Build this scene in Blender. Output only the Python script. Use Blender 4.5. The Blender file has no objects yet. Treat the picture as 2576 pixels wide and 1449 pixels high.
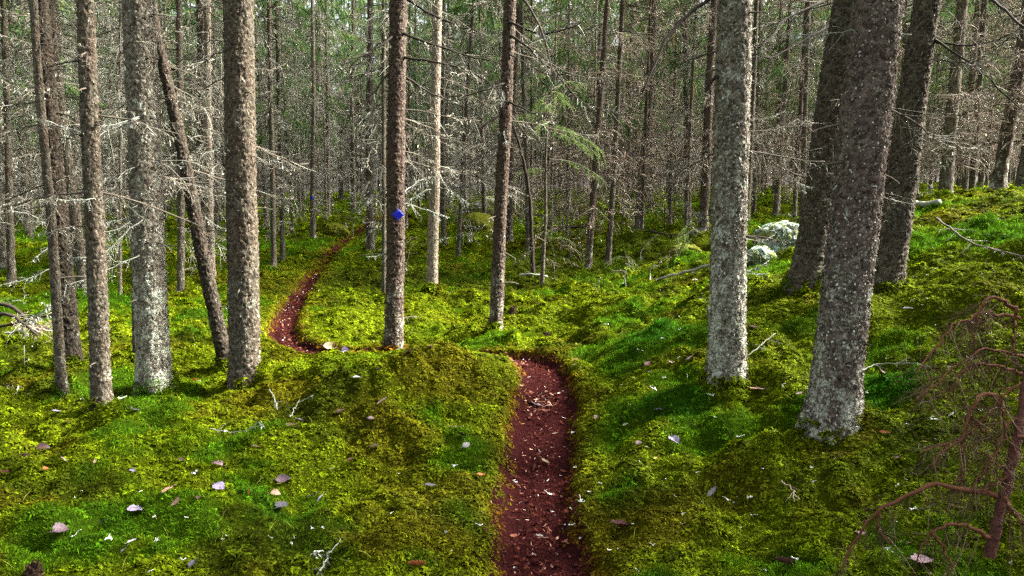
import bpy, math, random
import numpy as np
from mathutils import Vector, Matrix

SC = bpy.context.scene
COL = SC.collection
RNG = np.random.default_rng(7)
random.seed(7)

# ------------------------------------------------------------------ camera, sky, sun, exposure
CAM_H = 1.6
FPX, UW, VH = 1900.0, 2576.0, 1449.0
PITCH = math.atan((724.5 - 490.0) / FPX)
cd = bpy.data.cameras.new('camera')
cd.sensor_width = 36.0
cd.lens = FPX / UW * 36.0
cd.clip_start, cd.clip_end = 0.05, 1500.0
cam = bpy.data.objects.new('camera', cd)
cam.location = (0, 0, CAM_H)
cam.rotation_euler = (math.radians(90) - PITCH, 0, 0)
COL.objects.link(cam)
SC.camera = cam

SUN_AZ = math.radians(76)      # to the right of the view direction
SUN_EL = math.radians(38)
world = bpy.data.worlds.new('World')
SC.world = world
world.use_nodes = True
wn = world.node_tree
wn.nodes.clear()
sky = wn.nodes.new('ShaderNodeTexSky')
sky.sky_type = 'NISHITA'
sky.sun_disc = False
sky.sun_elevation = SUN_EL
sky.sun_rotation = SUN_AZ
sky.dust_density = 6.0
sky.ozone_density = 0.6
bg = wn.nodes.new('ShaderNodeBackground')
bg.inputs['Strength'].default_value = 0.095
wo = wn.nodes.new('ShaderNodeOutputWorld')
hs = wn.nodes.new('ShaderNodeHueSaturation')      # thin overcast: a paler sky
hs.inputs['Saturation'].default_value = 0.4
wn.links.new(sky.outputs[0], hs.inputs['Color'])
wn.links.new(hs.outputs[0], bg.inputs[0])
wn.links.new(bg.outputs[0], wo.inputs[0])

sd = bpy.data.lights.new('sun', 'SUN')
sd.energy = 5.0
sd.angle = math.radians(22)
sd.color = (1.0, 0.95, 0.84)
sun = bpy.data.objects.new('sun', sd)
sdir = Vector((math.sin(SUN_AZ) * math.cos(SUN_EL), math.cos(SUN_AZ) * math.cos(SUN_EL), math.sin(SUN_EL)))
sun.rotation_euler = sdir.to_track_quat('Z', 'Y').to_euler()
sun.location = (20, 20, 40)
COL.objects.link(sun)

SC.view_settings.view_transform = 'Standard'
SC.view_settings.look = 'None'
SC.view_settings.gamma = 1.0
SC.view_settings.use_curve_mapping = False
SC.view_settings.exposure = 3.12
SC.cycles.max_bounces = 5
SC.cycles.diffuse_bounces = 3
SC.cycles.glossy_bounces = 1
SC.cycles.transmission_bounces = 3
SC.cycles.use_adaptive_sampling = False
SC.cycles.use_denoising = False
SC.cycles.caustics_reflective = False
SC.cycles.caustics_refractive = False
SC.cycles.sample_clamp_indirect = 4.0

# ------------------------------------------------------------------ helpers: noise, projection
def _h(ix, iy, iz, s):
    with np.errstate(over='ignore'):
        h = (ix.astype(np.int64) * 374761393 + iy.astype(np.int64) * 668265263 + iz.astype(np.int64) * 2147483647 + s * 1274126177)
        h = (h ^ (h >> 13)) & 0xFFFFFFFF
        h = (h * 1274126177) & 0xFFFFFFFF
        h = h ^ (h >> 16)
        h = (h * 668265263) & 0xFFFFFFFF
        h = h ^ (h >> 15)
    return (h & 0xFFFFFF) / float(0xFFFFFF)

def vnoise(x, y, z=None, s=0):
    x = np.asarray(x, float); y = np.asarray(y, float)
    z = np.zeros_like(x) if z is None else np.asarray(z, float)
    ix, iy, iz = np.floor(x), np.floor(y), np.floor(z)
    fx, fy, fz = x - ix, y - iy, z - iz
    fx = fx * fx * (3 - 2 * fx); fy = fy * fy * (3 - 2 * fy); fz = fz * fz * (3 - 2 * fz)
    r = 0
    for a in (0, 1):
        for b in (0, 1):
            for c in (0, 1):
                w = (fx if a else 1 - fx) * (fy if b else 1 - fy) * (fz if c else 1 - fz)
                r = r + w * _h(ix + a, iy + b, iz + c, s)
    return r * 2 - 1

def fbm(x, y, z=None, s=0, n=3):
    r, a, f = 0, 1.0, 1.0
    for i in range(n):
        r = r + a * vnoise(np.asarray(x) * f, np.asarray(y) * f, None if z is None else np.asarray(z) * f, s + i * 17)
        a *= 0.5; f *= 2.03
    return r / 1.6

def worley(x, y, z, s=0):
    ix, iy, iz = np.floor(x), np.floor(y), np.floor(z)
    f1 = np.full(x.shape, 9.0); f2 = np.full(x.shape, 9.0); cid = np.zeros(x.shape)
    for a in (-1, 0, 1):
        for b in (-1, 0, 1):
            for c in (-1, 0, 1):
                jx, jy, jz = ix + a, iy + b, iz + c
                d = np.sqrt((jx + _h(jx, jy, jz, s) - x) ** 2 + (jy + _h(jx, jy, jz, s + 1) - y) ** 2 + (jz + _h(jx, jy, jz, s + 2) - z) ** 2)
                near = d < f1
                f2 = np.where(near, f1, np.minimum(f2, d))
                cid = np.where(near, _h(jx, jy, jz, s + 3), cid)
                f1 = np.where(near, d, f1)
    return f1, f2, cid

SP, CP = math.sin(PITCH), math.cos(PITCH)

def place(u, v, y):
    """World point on the plane at distance y seen at (u, v) of the photograph."""
    a = (u - UW / 2) / FPX
    b = -(v - VH / 2) / FPX
    dy = CP + b * SP
    dz = -SP + b * CP
    t = y / dy
    return np.array([a * t, y, CAM_H + dz * t])

def sstep(a, b, x):
    t = np.clip((x - a) / (b - a), 0, 1)
    return t * t * (3 - 2 * t)

# ------------------------------------------------------------------ terrain
CTRL = [  # (u, v, distance): points the forest floor passes through
    (178, 930, 6.8), (157, 990, 6.0), (255, 1030, 5.5), (388, 965, 6.1), (340, 915, 7.3), (566, 906, 7.0), (615, 968, 6.3),
    (990, 867, 8.0), (1087, 747, 12), (1246, 820, 9.2), (932, 637, 20), (788, 599, 26), (690, 690, 15.5), (455, 733, 12.5),
    (1828, 945, 5.3), (2090, 1085, 4.3), (2025, 692, 7.0), (2228, 715, 6.6),
    (1370, 1449, 3.1), (1345, 1250, 4.1), (1365, 1100, 5.15), (1370, 1000, 6.2), (1345, 895, 7.5),
    (1000, 880, 6.9), (1200, 876, 6.8), (800, 925, 6.7), (1000, 960, 5.8), (1180, 960, 5.7), (1080, 896, 7.9), (860, 890, 7.7),
    (730, 843, 8.8), (745, 745, 12), (800, 680, 16), (850, 620, 23), (890, 600, 27),
    (100, 1400, 3.1), (600, 1400, 3.15), (1000, 1400, 3.1), (300, 1150, 4.3), (700, 1150, 4.4), (1120, 1150, 4.6), (300, 1055, 4.9),
    (50, 1150, 4.4), (60, 850, 8.5),
    (1100, 800, 10), (1400, 800, 9.7), (1560, 765, 9.6), (1650, 835, 7.1), (1500, 905, 6.9), (1550, 1000, 5.7), (1600, 1100, 4.8),
    (1600, 1250, 4.0), (1800, 1250, 3.8), (1800, 1400, 3.1), (2200, 1400, 2.9), (2500, 1400, 2.75), (2300, 1150, 3.9), (2500, 1100, 3.9),
    (2400, 900, 5.0), (2550, 800, 5.2), (2400, 700, 6.5), (2550, 620, 7.0), (2400, 560, 8.5), (2560, 488, 9.0), (2300, 530, 9.5),
    (1950, 665, 8.5), (1900, 760, 7.0), (1750, 640, 14), (1600, 600, 20), (1500, 690, 14.5), (1700, 545, 27), (1250, 620, 20),
    (1400, 520, 34), (1000, 510, 38), (50, 720, 13), (200, 600, 26), (450, 545, 38), (50, 590, 26), (2400, 500, 16), (2100, 540, 20),
    (2500, 480, 26), (1288, 480, 60), (500, 492, 60), (2100, 465, 60), (-900, 740, 12), (-600, 1300, 3.6), (3200, 600, 8), (3000, 1300, 3.2),
    (-300, 1400, 3.0), (-300, 950, 6.5),
]
CP3 = np.array([place(*c) for c in CTRL])
FEET = {0: 0.09, 1: 0.07, 2: 0.09, 3: 0.12, 4: 0.06, 5: 0.08, 6: 0.12, 7: 0.09, 8: 0.08, 9: 0.09, 14: 0.15, 15: 0.15, 16: 0.12, 17: 0.12}
for k_, dz_ in FEET.items(): CP3[k_, 2] -= dz_      # the foot of a tree sits on its own low mound, added below

def _warp(x, y):
    yy = np.clip(y, 1.8, 70)
    return np.clip(x, -60, 60) / (yy + 1.5) * 1.5, np.log(yy + 1.0)

_wx, _wy = _warp(CP3[:, 0], CP3[:, 1])
_D = np.sqrt((_wx[:, None] - _wx[None]) ** 2 + (_wy[:, None] - _wy[None]) ** 2 + 0.02)
_n = len(CTRL)
_A = np.zeros((_n + 1, _n + 1)); _A[:_n, :_n] = _D - np.eye(_n) * 0.02; _A[_n, :_n] = 1; _A[:_n, _n] = 1
_W = np.linalg.solve(_A, np.concatenate([CP3[:, 2], [0]]))

def base_h(x, y):
    shp = np.shape(x)
    wx, wy = _warp(np.ravel(x), np.ravel(y))
    out = np.empty(wx.shape)
    for i in range(0, len(wx), 40000):
        sl = slice(i, i + 40000)
        d = np.sqrt((wx[sl, None] - _wx[None]) ** 2 + (wy[sl, None] - _wy[None]) ** 2 + 0.02)
        out[sl] = d @ _W[:_n] + _W[_n]
    return out.reshape(shp)

PATH = np.array([place(u, v, d)[:2] for u, v, d in [
    (1372, 1900, 2.1), (1370, 1449, 3.1), (1345, 1250, 4.1), (1362, 1100, 5.15), (1375, 1000, 6.2), (1340, 905, 7.3), (1230, 896, 7.75), (1080, 896, 7.95), (930, 892, 7.9),
    (830, 880, 7.95), (755, 858, 8.4), (712, 830, 9.1), (722, 790, 10.3), (745, 745, 12), (790, 690, 15.5), (850, 622, 23), (895, 600, 28), (1000, 585, 36)]])

def catmull(P, m):
    P = np.asarray(P, float)
    Q = np.concatenate([[2 * P[0] - P[1]], P, [2 * P[-1] - P[-2]]])
    out = []
    for i in range(1, len(Q) - 2):
        t = np.linspace(0, 1, m, endpoint=False)[:, None]
        a, b, c, d = Q[i - 1], Q[i], Q[i + 1], Q[i + 2]
        out.append(0.5 * (2 * b + (c - a) * t + (2 * a - 5 * b + 4 * c - d) * t ** 2 + (3 * b - a - 3 * c + d) * t ** 3))
    out.append(P[-1:])
    return np.concatenate(out)

PC = catmull(PATH, 24)

def path_dist(x, y):
    shp = np.shape(x)
    x = np.ravel(x); y = np.ravel(y)
    out = np.full(x.shape, 99.0)
    m = (x > -9) & (x < 3) & (y < 40) & (y > 0)
    idx = np.where(m)[0]
    for i in range(0, len(idx), 30000):
        k = idx[i:i + 30000]
        out[k] = np.sqrt(((x[k, None] - PC[None, :, 0]) ** 2 + (y[k, None] - PC[None, :, 1]) ** 2).min(1))
    return out.reshape(shp)

def path_hw(x, y):
    return 0.182 - 0.065 * sstep(7.6, 8.6, np.asarray(y)) + 0.03 * vnoise(np.asarray(x) * 2.1, np.asarray(y) * 2.1, s=5) + 0.032 * vnoise(np.asarray(x) * 7, np.asarray(y) * 7, s=6)

MOUNDS = []   # (x, y, height, radius) filled from the trees below

def ground_h(x, y, mounds=True):
    x = np.asarray(x, float); y = np.asarray(y, float)
    h = base_h(x, y)
    pd = path_dist(x, y)
    amp = sstep(0.1, 0.7, pd)
    far = 1 + 1.6 * sstep(8, 20, y)
    h = h + amp * (0.065 * far * fbm(x * 0.9, y * 0.9, s=11, n=2) + 0.06 * fbm(x * 2.6, y * 2.6, s=21, n=2) + 0.20 * (np.abs(fbm(x * 2.1, y * 2.1, s=31, n=2)) - 0.3) + 0.085 * (np.abs(fbm(x * 5.3, y * 5.3, s=33, n=2)) - 0.3))
    for mx, my, mh, mr in MOUNDS if mounds else ():
        r2 = ((x - mx) ** 2 + (y - my) ** 2) / (mr * mr)
        h = h + mh * np.exp(-r2)
    hw = path_hw(x, y)
    h = h - 0.115 * (1 - sstep(hw * 0.75, hw + 0.13, pd))
    return h

def hit(u, v, off=0.0):
    """Point of the forest floor seen at (u, v)."""
    ys = np.geomspace(2.0, 70, 700)
    a = (u - UW / 2) / FPX
    b = -(v - VH / 2) / FPX
    t = ys / (CP + b * SP)
    x = a * t
    z = CAM_H + (-SP + b * CP) * t
    below = np.where(z < ground_h(x, ys))[0]
    i = below[0] if len(below) else len(ys) - 1
    y = ys[i]
    p = place(u, v, y)
    p[2] = float(ground_h(np.array([p[0]]), np.array([y]))[0]) + off
    return p

# ------------------------------------------------------------------ helpers: meshes and objects
class MB:
    def __init__(self):
        self.v, self.f3, self.f4, self.n, self.at, self.m3, self.m4 = [], [], [], 0, [], [], []
    def add(self, v, f4=None, f3=None, at=None, mi=0):
        v = np.asarray(v, float).reshape(-1, 3)
        if f4 is not None: self.f4.append(np.asarray(f4, int).reshape(-1, 4) + self.n); self.m4.append(np.full(len(self.f4[-1]), mi))
        if f3 is not None: self.f3.append(np.asarray(f3, int).reshape(-1, 3) + self.n); self.m3.append(np.full(len(self.f3[-1]), mi))
        self.v.append(v); self.n += len(v)
        self.at.append(np.ones(len(v)) if at is None else np.asarray(at, float).ravel())
    def mesh(self, name, mat, smooth=True, attr=False, colors=None):
        V = np.concatenate(self.v) if self.v else np.zeros((0, 3))
        Q = np.concatenate(self.f4) if self.f4 else np.zeros((0, 4), int)
        T = np.concatenate(self.f3) if self.f3 else np.zeros((0, 3), int)
        me = bpy.data.meshes.new(name)
        me.vertices.add(len(V)); me.vertices.foreach_set('co', V.astype(np.float32).ravel())
        me.loops.add(Q.size + T.size)
        me.loops.foreach_set('vertex_index', np.concatenate([Q.ravel(), T.ravel()]).astype(np.int32))
        me.polygons.add(len(Q) + len(T))
        st = np.concatenate([np.arange(len(Q)) * 4, Q.size + np.arange(len(T)) * 3]).astype(np.int32)
        me.polygons.foreach_set('loop_start', st)
        me.polygons.foreach_set('use_smooth', np.full(len(st), smooth, bool))
        me.update(calc_edges=True)
        if attr:
            a = me.attributes.new('tip', 'FLOAT', 'POINT')
            a.data.foreach_set('value', np.concatenate(self.at).astype(np.float32))
        if colors is not None:
            a = me.attributes.new('tint', 'FLOAT_COLOR', 'POINT')
            a.data.foreach_set('color', colors.astype(np.float32).ravel())
        if isinstance(mat, (list, tuple)):
            for m_ in mat: me.materials.append(m_)
            me.polygons.foreach_set('material_index', np.concatenate(self.m4 + self.m3).astype(np.int32))
        elif mat is not None: me.materials.append(mat)
        return me

def link(name, data, parent=None, loc=(0, 0, 0), rot=(0, 0, 0), scale=None, **props):
    o = bpy.data.objects.new(name, data)
    COL.objects.link(o)
    o.location = tuple(float(c) for c in loc); o.rotation_euler = tuple(float(c) for c in rot)
    if scale is not None: o.scale = tuple(float(c) for c in scale)
    if parent is not None: o.parent = parent
    for k, v in props.items():
        if v is not None: o[k] = v
    return o

def tubes(mb, P, R, k=3, cap=True, mi=0):
    """M tubes at once: P (M, n, 3) centre lines, R (M, n) radii."""
    P = np.asarray(P, float); R = np.asarray(R, float)
    M, n, _ = P.shape
    T = np.gradient(P, axis=1)
    T /= np.linalg.norm(T, axis=2, keepdims=True) + 1e-9
    ref = np.where(np.abs(T[:, :1, 2:3]) > 0.8, np.array([1.0, 0.13, 0]), np.array([0.05, 0.1, 1.0]))
    A = np.cross(T, np.broadcast_to(ref, T.shape)); A /= np.linalg.norm(A, axis=2, keepdims=True) + 1e-9
    B = np.cross(T, A)
    th = np.arange(k) * 2 * np.pi / k
    V = P[:, :, None, :] + R[:, :, None, None] * (np.cos(th)[None, None, :, None] * A[:, :, None, :] + np.sin(th)[None, None, :, None] * B[:, :, None, :])
    i = np.arange(n - 1)[:, None] * k
    j = np.arange(k)[None]
    j2 = (j + 1) % k
    q = np.stack([i + j, i + j2, i + k + j2, i + k + j], -1).reshape(-1, 4)
    F = (np.arange(M)[:, None, None] * (n * k) + q[None]).reshape(-1, 4)
    if cap and k >= 4:
        t = np.array([[(n - 1) * k + a, (n - 1) * k + a + 1, (n - 1) * k + (a + 2)] for a in range(0, 1)])
        fan = np.array([[(n - 1) * k, (n - 1) * k + a, (n - 1) * k + a + 1] for a in range(1, k - 1)])
        F3 = (np.arange(M)[:, None, None] * (n * k) + fan[None]).reshape(-1, 3)
    else:
        F3 = None
    mb.add(V, f4=F, f3=F3, mi=mi)

def leaflets(mb, P, D, L, W, rng, seg=2, droop=0.4, mi=0):
    """M flat tapered strips: start P (M,3), direction D (M,3), length L, width W."""
    M = len(P)
    D = D / (np.linalg.norm(D, axis=1, keepdims=True) + 1e-9)
    side = np.cross(D, rng.normal(size=(M, 3))); side /= np.linalg.norm(side, axis=1, keepdims=True) + 1e-9
    s = np.linspace(0, 1, seg + 1)
    w = np.array([0.35, 1.0, 0.15]) if seg == 2 else np.array([0.3, 1.0, 0.85, 0.12])
    C = P[:, None, :] + D[:, None, :] * (L[:, None] * s[None])[:, :, None]
    C[:, :, 2] -= droop * L[:, None] * s[None] ** 2
    off = side[:, None, :] * (W[:, None] * w[None] * 0.5)[:, :, None]
    V = np.stack([C - off, C + off], 2).reshape(M, -1, 3)
    q = np.array([[2 * i, 2 * i + 1, 2 * i + 3, 2 * i + 2] for i in range(seg)])
    F = (np.arange(M)[:, None, None] * (2 * (seg + 1)) + q[None]).reshape(-1, 4)
    mb.add(V, f4=F, at=np.broadcast_to(np.repeat(s, 2)[None], (M, 2 * (seg + 1))), mi=mi)

# ------------------------------------------------------------------ materials
def new_mat(name):
    m = bpy.data.materials.new(name)
    m.use_nodes = True
    nt = m.node_tree
    nt.nodes.clear()
    out = nt.nodes.new('ShaderNodeOutputMaterial')
    return m, nt, out

def nd(nt, kind, **kw):
    n = nt.nodes.new(kind)
    for k, v in kw.items():
        if k.startswith('_'):
            setattr(n, k[1:], v)
    for k, v in kw.items():
        if k.startswith('_'): continue
        key = int(k[1:]) if k[0] == 'i' and k[1:].isdigit() else k.replace('__', ' ')
        s = n.inputs[key]
        if hasattr(v, 'is_linked') or hasattr(v, 'links'): nt.links.new(v, s)
        else: s.default_value = v
    return n

def ramp(nt, fac, stops, interp='LINEAR'):
    r = nt.nodes.new('ShaderNodeValToRGB')
    r.color_ramp.interpolation = interp
    e = r.color_ramp.elements
    while len(e) < len(stops): e.new(0.5)
    for el, (p, c) in zip(e, stops):
        el.position = p
        el.color = (*c, 1) if len(c) == 3 else c
    nt.links.new(fac, r.inputs[0])
    return r.outputs[0]

def mixc(nt, f, a, b, mode='MIX'):
    m = nt.nodes.new('ShaderNodeMix')
    m.data_type = 'RGBA'; m.blend_type = mode
    for s, v in ((m.inputs[0], f), (m.inputs[6], a), (m.inputs[7], b)):
        if hasattr(v, 'links'): nt.links.new(v, s)
        elif isinstance(v, tuple): s.default_value = (*v, 1) if len(v) == 3 else v
        else: s.default_value = v
    return m.outputs[2]

def mth(nt, op, a, b=0.0, clamp=False):
    m = nt.nodes.new('ShaderNodeMath'); m.operation = op; m.use_clamp = clamp
    for s, v in ((m.inputs[0], a), (m.inputs[1], b)):
        if hasattr(v, 'links'): nt.links.new(v, s)
        else: s.default_value = v
    return m.outputs[0]

def noise_tex(nt, vec, scale, detail=3.0, rough=0.6):
    n = nt.nodes.new('ShaderNodeTexNoise')
    n.inputs['Scale'].default_value = scale; n.inputs['Detail'].default_value = detail; n.inputs['Roughness'].default_value = rough
    nt.links.new(vec, n.inputs['Vector'])
    return n.outputs['Fac']

def scaled(nt, vec, s):
    m = nt.nodes.new('ShaderNodeMapping')
    m.inputs['Scale'].default_value = s
    nt.links.new(vec, m.inputs['Vector'])
    return m.outputs[0]

def bark_mat(name, dark, mid, red, lichen, red_amt, lich_lo, lich_hi, lich_top=2.2):
    """Scaly spruce bark: brown scales, a reddish tone in patches, pale crust lichen mostly low on the stem."""
    m, nt, out = new_mat(name)
    tc = nt.nodes.new('ShaderNodeTexCoord')
    v = tc.outputs['Object']
    vs = scaled(nt, v, (1, 1, 0.6))
    vor = nt.nodes.new('ShaderNodeTexVoronoi'); vor.inputs['Scale'].default_value = 46.0
    nt.links.new(vs, vor.inputs['Vector'])
    cell = nt.nodes.new('ShaderNodeSeparateColor'); nt.links.new(vor.outputs['Color'], cell.inputs[0])
    big = noise_tex(nt, v, 1.7, 2)
    med = noise_tex(nt, vs, 14, 4, 0.7)
    fine = noise_tex(nt, vs, 75, 3, 0.7)
    c = mixc(nt, cell.outputs[0], dark, mid)
    rf = mth(nt, 'MULTIPLY', mth(nt, 'SUBTRACT', mth(nt, 'ADD', big, red_amt), 0.5), 2.4, True)
    c = mixc(nt, rf, c, mixc(nt, cell.outputs[1], tuple(x * 0.6 for x in red), tuple(x * 1.3 for x in red)))
    z = nt.nodes.new('ShaderNodeSeparateXYZ'); nt.links.new(v, z.inputs[0])
    mr = nt.nodes.new('ShaderNodeMapRange')
    nt.links.new(z.outputs['Z'], mr.inputs[0])
    mr.inputs[1].default_value = 0.0; mr.inputs[2].default_value = lich_top
    mr.inputs[3].default_value = lich_lo; mr.inputs[4].default_value = lich_hi
    k = mth(nt, 'ADD', mth(nt, 'MULTIPLY', med, 0.9), mth(nt, 'MULTIPLY', fine, 0.75))
    k = mth(nt, 'ADD', k, mth(nt, 'MULTIPLY', cell.outputs[2], 0.28))
    patch = noise_tex(nt, v, 7.5, 3, 0.6)
    k = mth(nt, 'ADD', k, mth(nt, 'MULTIPLY', mth(nt, 'ADD', big, mth(nt, 'MULTIPLY', mth(nt, 'SUBTRACT', patch, 0.5), 3.0)), 0.35))
    k = mth(nt, 'ADD', mth(nt, 'SUBTRACT', k, 1.42), mr.outputs[0])
    lf = mth(nt, 'MULTIPLY', k, 6.0, True)
    c = mixc(nt, lf, c, mixc(nt, fine, tuple(x * 0.75 for x in lichen), tuple(x * 1.2 for x in lichen)))
    bs = nt.nodes.new('ShaderNodeBsdfPrincipled')
    bs.inputs['Roughness'].default_value = 0.9
    bs.inputs['Specular IOR Level'].default_value = 0.15
    nt.links.new(c, bs.inputs['Base Color'])
    bp = nt.nodes.new('ShaderNodeBump'); bp.inputs['Strength'].default_value = 1.0; bp.inputs['Distance'].default_value = 0.02
    hsum = mth(nt, 'ADD', mth(nt, 'MULTIPLY', vor.outputs['Distance'], -0.8), mth(nt, 'MULTIPLY', fine, 0.9))
    nt.links.new(mth(nt, 'ADD', hsum, med), bp.inputs['Height'])
    nt.links.new(bp.outputs[0], bs.inputs['Normal'])
    nt.links.new(bs.outputs[0], out.inputs[0])
    return m

def island_mat(name, stops, rough=0.9, trans=0.0, vary=0.35):
    """One colour per separate piece, out of a ramp."""
    m, nt, out = new_mat(name)
    g = nt.nodes.new('ShaderNodeNewGeometry')
    c = ramp(nt, g.outputs['Random Per Island'], stops)
    n = noise_tex(nt, g.outputs['Position'], 60, 2)
    c = mixc(nt, vary, c, mixc(nt, n, (0.25, 0.25, 0.25), (1.7, 1.7, 1.7)), 'MULTIPLY')
    if trans > 0:
        a = nt.nodes.new('ShaderNodeBsdfDiffuse'); b = nt.nodes.new('ShaderNodeBsdfTranslucent')
        x = nt.nodes.new('ShaderNodeMixShader'); x.inputs[0].default_value = trans
        for s in (a, b): nt.links.new(c, s.inputs[0])
        nt.links.new(a.outputs[0], x.inputs[1]); nt.links.new(b.outputs[0], x.inputs[2])
        nt.links.new(x.outputs[0], out.inputs[0])
    else:
        bs = nt.nodes.new('ShaderNodeBsdfPrincipled')
        bs.inputs['Roughness'].default_value = rough; bs.inputs['Specular IOR Level'].default_value = 0.2
        nt.links.new(c, bs.inputs['Base Color'])
        nt.links.new(bs.outputs[0], out.inputs[0])
    return m

def moss_mat():
    m, nt, out = new_mat('feather moss')
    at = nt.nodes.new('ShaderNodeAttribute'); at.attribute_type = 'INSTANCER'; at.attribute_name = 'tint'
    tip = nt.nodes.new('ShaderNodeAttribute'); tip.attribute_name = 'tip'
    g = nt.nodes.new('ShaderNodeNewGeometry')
    c = mixc(nt, tip.outputs['Fac'], mixc(nt, 0.7, at.outputs['Color'], (0.03, 0.02, 0.004)), at.outputs['Color'])  # brown older growth at the roots, deepened to paint shade between fronds
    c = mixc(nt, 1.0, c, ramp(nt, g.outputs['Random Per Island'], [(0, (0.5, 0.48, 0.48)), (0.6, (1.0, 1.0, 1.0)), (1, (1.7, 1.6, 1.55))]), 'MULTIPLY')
    bs = nt.nodes.new('ShaderNodeBsdfPrincipled'); bs.inputs['Roughness'].default_value = 0.8; bs.inputs['Specular IOR Level'].default_value = 0.03
    nt.links.new(c, bs.inputs['Base Color'])
    b = nt.nodes.new('ShaderNodeBsdfTranslucent'); nt.links.new(c, b.inputs[0])
    x = nt.nodes.new('ShaderNodeMixShader'); x.inputs[0].default_value = 0.38
    nt.links.new(bs.outputs[0], x.inputs[1]); nt.links.new(b.outputs[0], x.inputs[2])
    nt.links.new(x.outputs[0], out.inputs[0])
    return m

def ground_mat():
    m, nt, out = new_mat('moss carpet')
    at = nt.nodes.new('ShaderNodeAttribute'); at.attribute_name = 'tint'
    g = nt.nodes.new('ShaderNodeNewGeometry')
    n1 = noise_tex(nt, g.outputs['Position'], 9, 5, 0.7)
    n2 = noise_tex(nt, g.outputs['Position'], 55, 4, 0.7)
    c = mixc(nt, mth(nt, 'MULTIPLY', n2, 1.0), mixc(nt, 0.6, at.outputs['Color'], (0.03, 0.022, 0.006)), at.outputs['Color'])
    bs = nt.nodes.new('ShaderNodeBsdfPrincipled'); bs.inputs['Roughness'].default_value = 0.9; bs.inputs['Specular IOR Level'].default_value = 0.0
    nt.links.new(c, bs.inputs['Base Color'])
    bp = nt.nodes.new('ShaderNodeBump'); bp.inputs['Strength'].default_value = 1.0; bp.inputs['Distance'].default_value = 0.05
    nt.links.new(mth(nt, 'ADD', n2, n1), bp.inputs['Height']); nt.links.new(bp.outputs[0], bs.inputs['Normal'])
    nt.links.new(bs.outputs[0], out.inputs[0])
    return m

def path_mat():
    m, nt, out = new_mat('needle covered soil')
    g = nt.nodes.new('ShaderNodeNewGeometry')
    n1 = noise_tex(nt, g.outputs['Position'], 5, 3); n2 = noise_tex(nt, g.outputs['Position'], 90, 4, 0.75)
    c = mixc(nt, n1, (0.010, 0.0030, 0.0035), (0.020, 0.0050, 0.0054))
    c = mixc(nt, mth(nt, 'MULTIPLY', mth(nt, 'SUBTRACT', n2, 0.45), 3.5, True), c, (0.050, 0.013, 0.012))
    bs = nt.nodes.new('ShaderNodeBsdfPrincipled'); bs.inputs['Roughness'].default_value = 0.85; bs.inputs['Specular IOR Level'].default_value = 0.0
    nt.links.new(c, bs.inputs['Base Color'])
    bp = nt.nodes.new('ShaderNodeBump'); bp.inputs['Strength'].default_value = 0.8; bp.inputs['Distance'].default_value = 0.015
    nt.links.new(n2, bp.inputs['Height']); nt.links.new(bp.outputs[0], bs.inputs['Normal'])
    nt.links.new(bs.outputs[0], out.inputs[0])
    return m

def plain_mat(name, col, col2=None, scale=40, rough=0.8, spec=0.2, trans=0.0, bump=0.0):
    m, nt, out = new_mat(name)
    tc = nt.nodes.new('ShaderNodeTexCoord')
    n = noise_tex(nt, tc.outputs['Object'], scale, 4, 0.65)
    n = mth(nt, 'MULTIPLY', mth(nt, 'SUBTRACT', n, 0.3), 2.4, True)
    c = mixc(nt, n, col, col2 or tuple(x * 0.6 for x in col))
    bs = nt.nodes.new('ShaderNodeBsdfPrincipled'); bs.inputs['Roughness'].default_value = rough; bs.inputs['Specular IOR Level'].default_value = spec
    nt.links.new(c, bs.inputs['Base Color'])
    if bump:
        bp = nt.nodes.new('ShaderNodeBump'); bp.inputs['Strength'].default_value = bump; bp.inputs['Distance'].default_value = 0.02
        nt.links.new(n, bp.inputs['Height']); nt.links.new(bp.outputs[0], bs.inputs['Normal'])
    if trans:
        b = nt.nodes.new('ShaderNodeBsdfTranslucent'); nt.links.new(c, b.inputs[0])
        x = nt.nodes.new('ShaderNodeMixShader'); x.inputs[0].default_value = trans
        nt.links.new(bs.outputs[0], x.inputs[1]); nt.links.new(b.outputs[0], x.inputs[2]); nt.links.new(x.outputs[0], out.inputs[0])
    else:
        nt.links.new(bs.outputs[0], out.inputs[0])
    return m

LICH = (0.36, 0.37, 0.29)
BARK = {
    'grey': bark_mat('grey spruce bark', (0.042, 0.036, 0.027), (0.145, 0.126, 0.094), (0.10, 0.06, 0.04), LICH, 0.05, 0.16, 0.02),
    'lichen': bark_mat('lichened spruce bark', (0.085, 0.07, 0.055), (0.27, 0.24, 0.19), (0.12, 0.06, 0.045), (0.48, 0.50, 0.41), -0.05, 0.39, 0.04, 3.0),
    'red': bark_mat('reddish spruce bark', (0.032, 0.023, 0.018), (0.11, 0.083, 0.064), (0.075, 0.043, 0.034), LICH, 0.06, 0.3, -0.08, 1.7),
    'purple': bark_mat('purplish spruce bark', (0.06, 0.047, 0.039), (0.20, 0.16, 0.132), (0.125, 0.078, 0.073), (0.42, 0.43, 0.355), 0.10, 0.35, -0.05, 2.0),
    'dark': bark_mat('dark spruce bark', (0.036, 0.03, 0.023), (0.125, 0.105, 0.08), (0.09, 0.05, 0.036), (0.28, 0.30, 0.23), 0.0, 0.12, 0.0),
    'black': bark_mat('blackish spruce bark', (0.018, 0.015, 0.011), (0.065, 0.052, 0.038), (0.05, 0.027, 0.018), (0.24, 0.26, 0.2), 0.0, 0.08, -0.02),
    'pale': bark_mat('pale spruce bark', (0.10, 0.082, 0.062), (0.30, 0.255, 0.20), (0.26, 0.17, 0.13), (0.45, 0.43, 0.35), 0.05, 0.1, 0.06),
}
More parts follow.
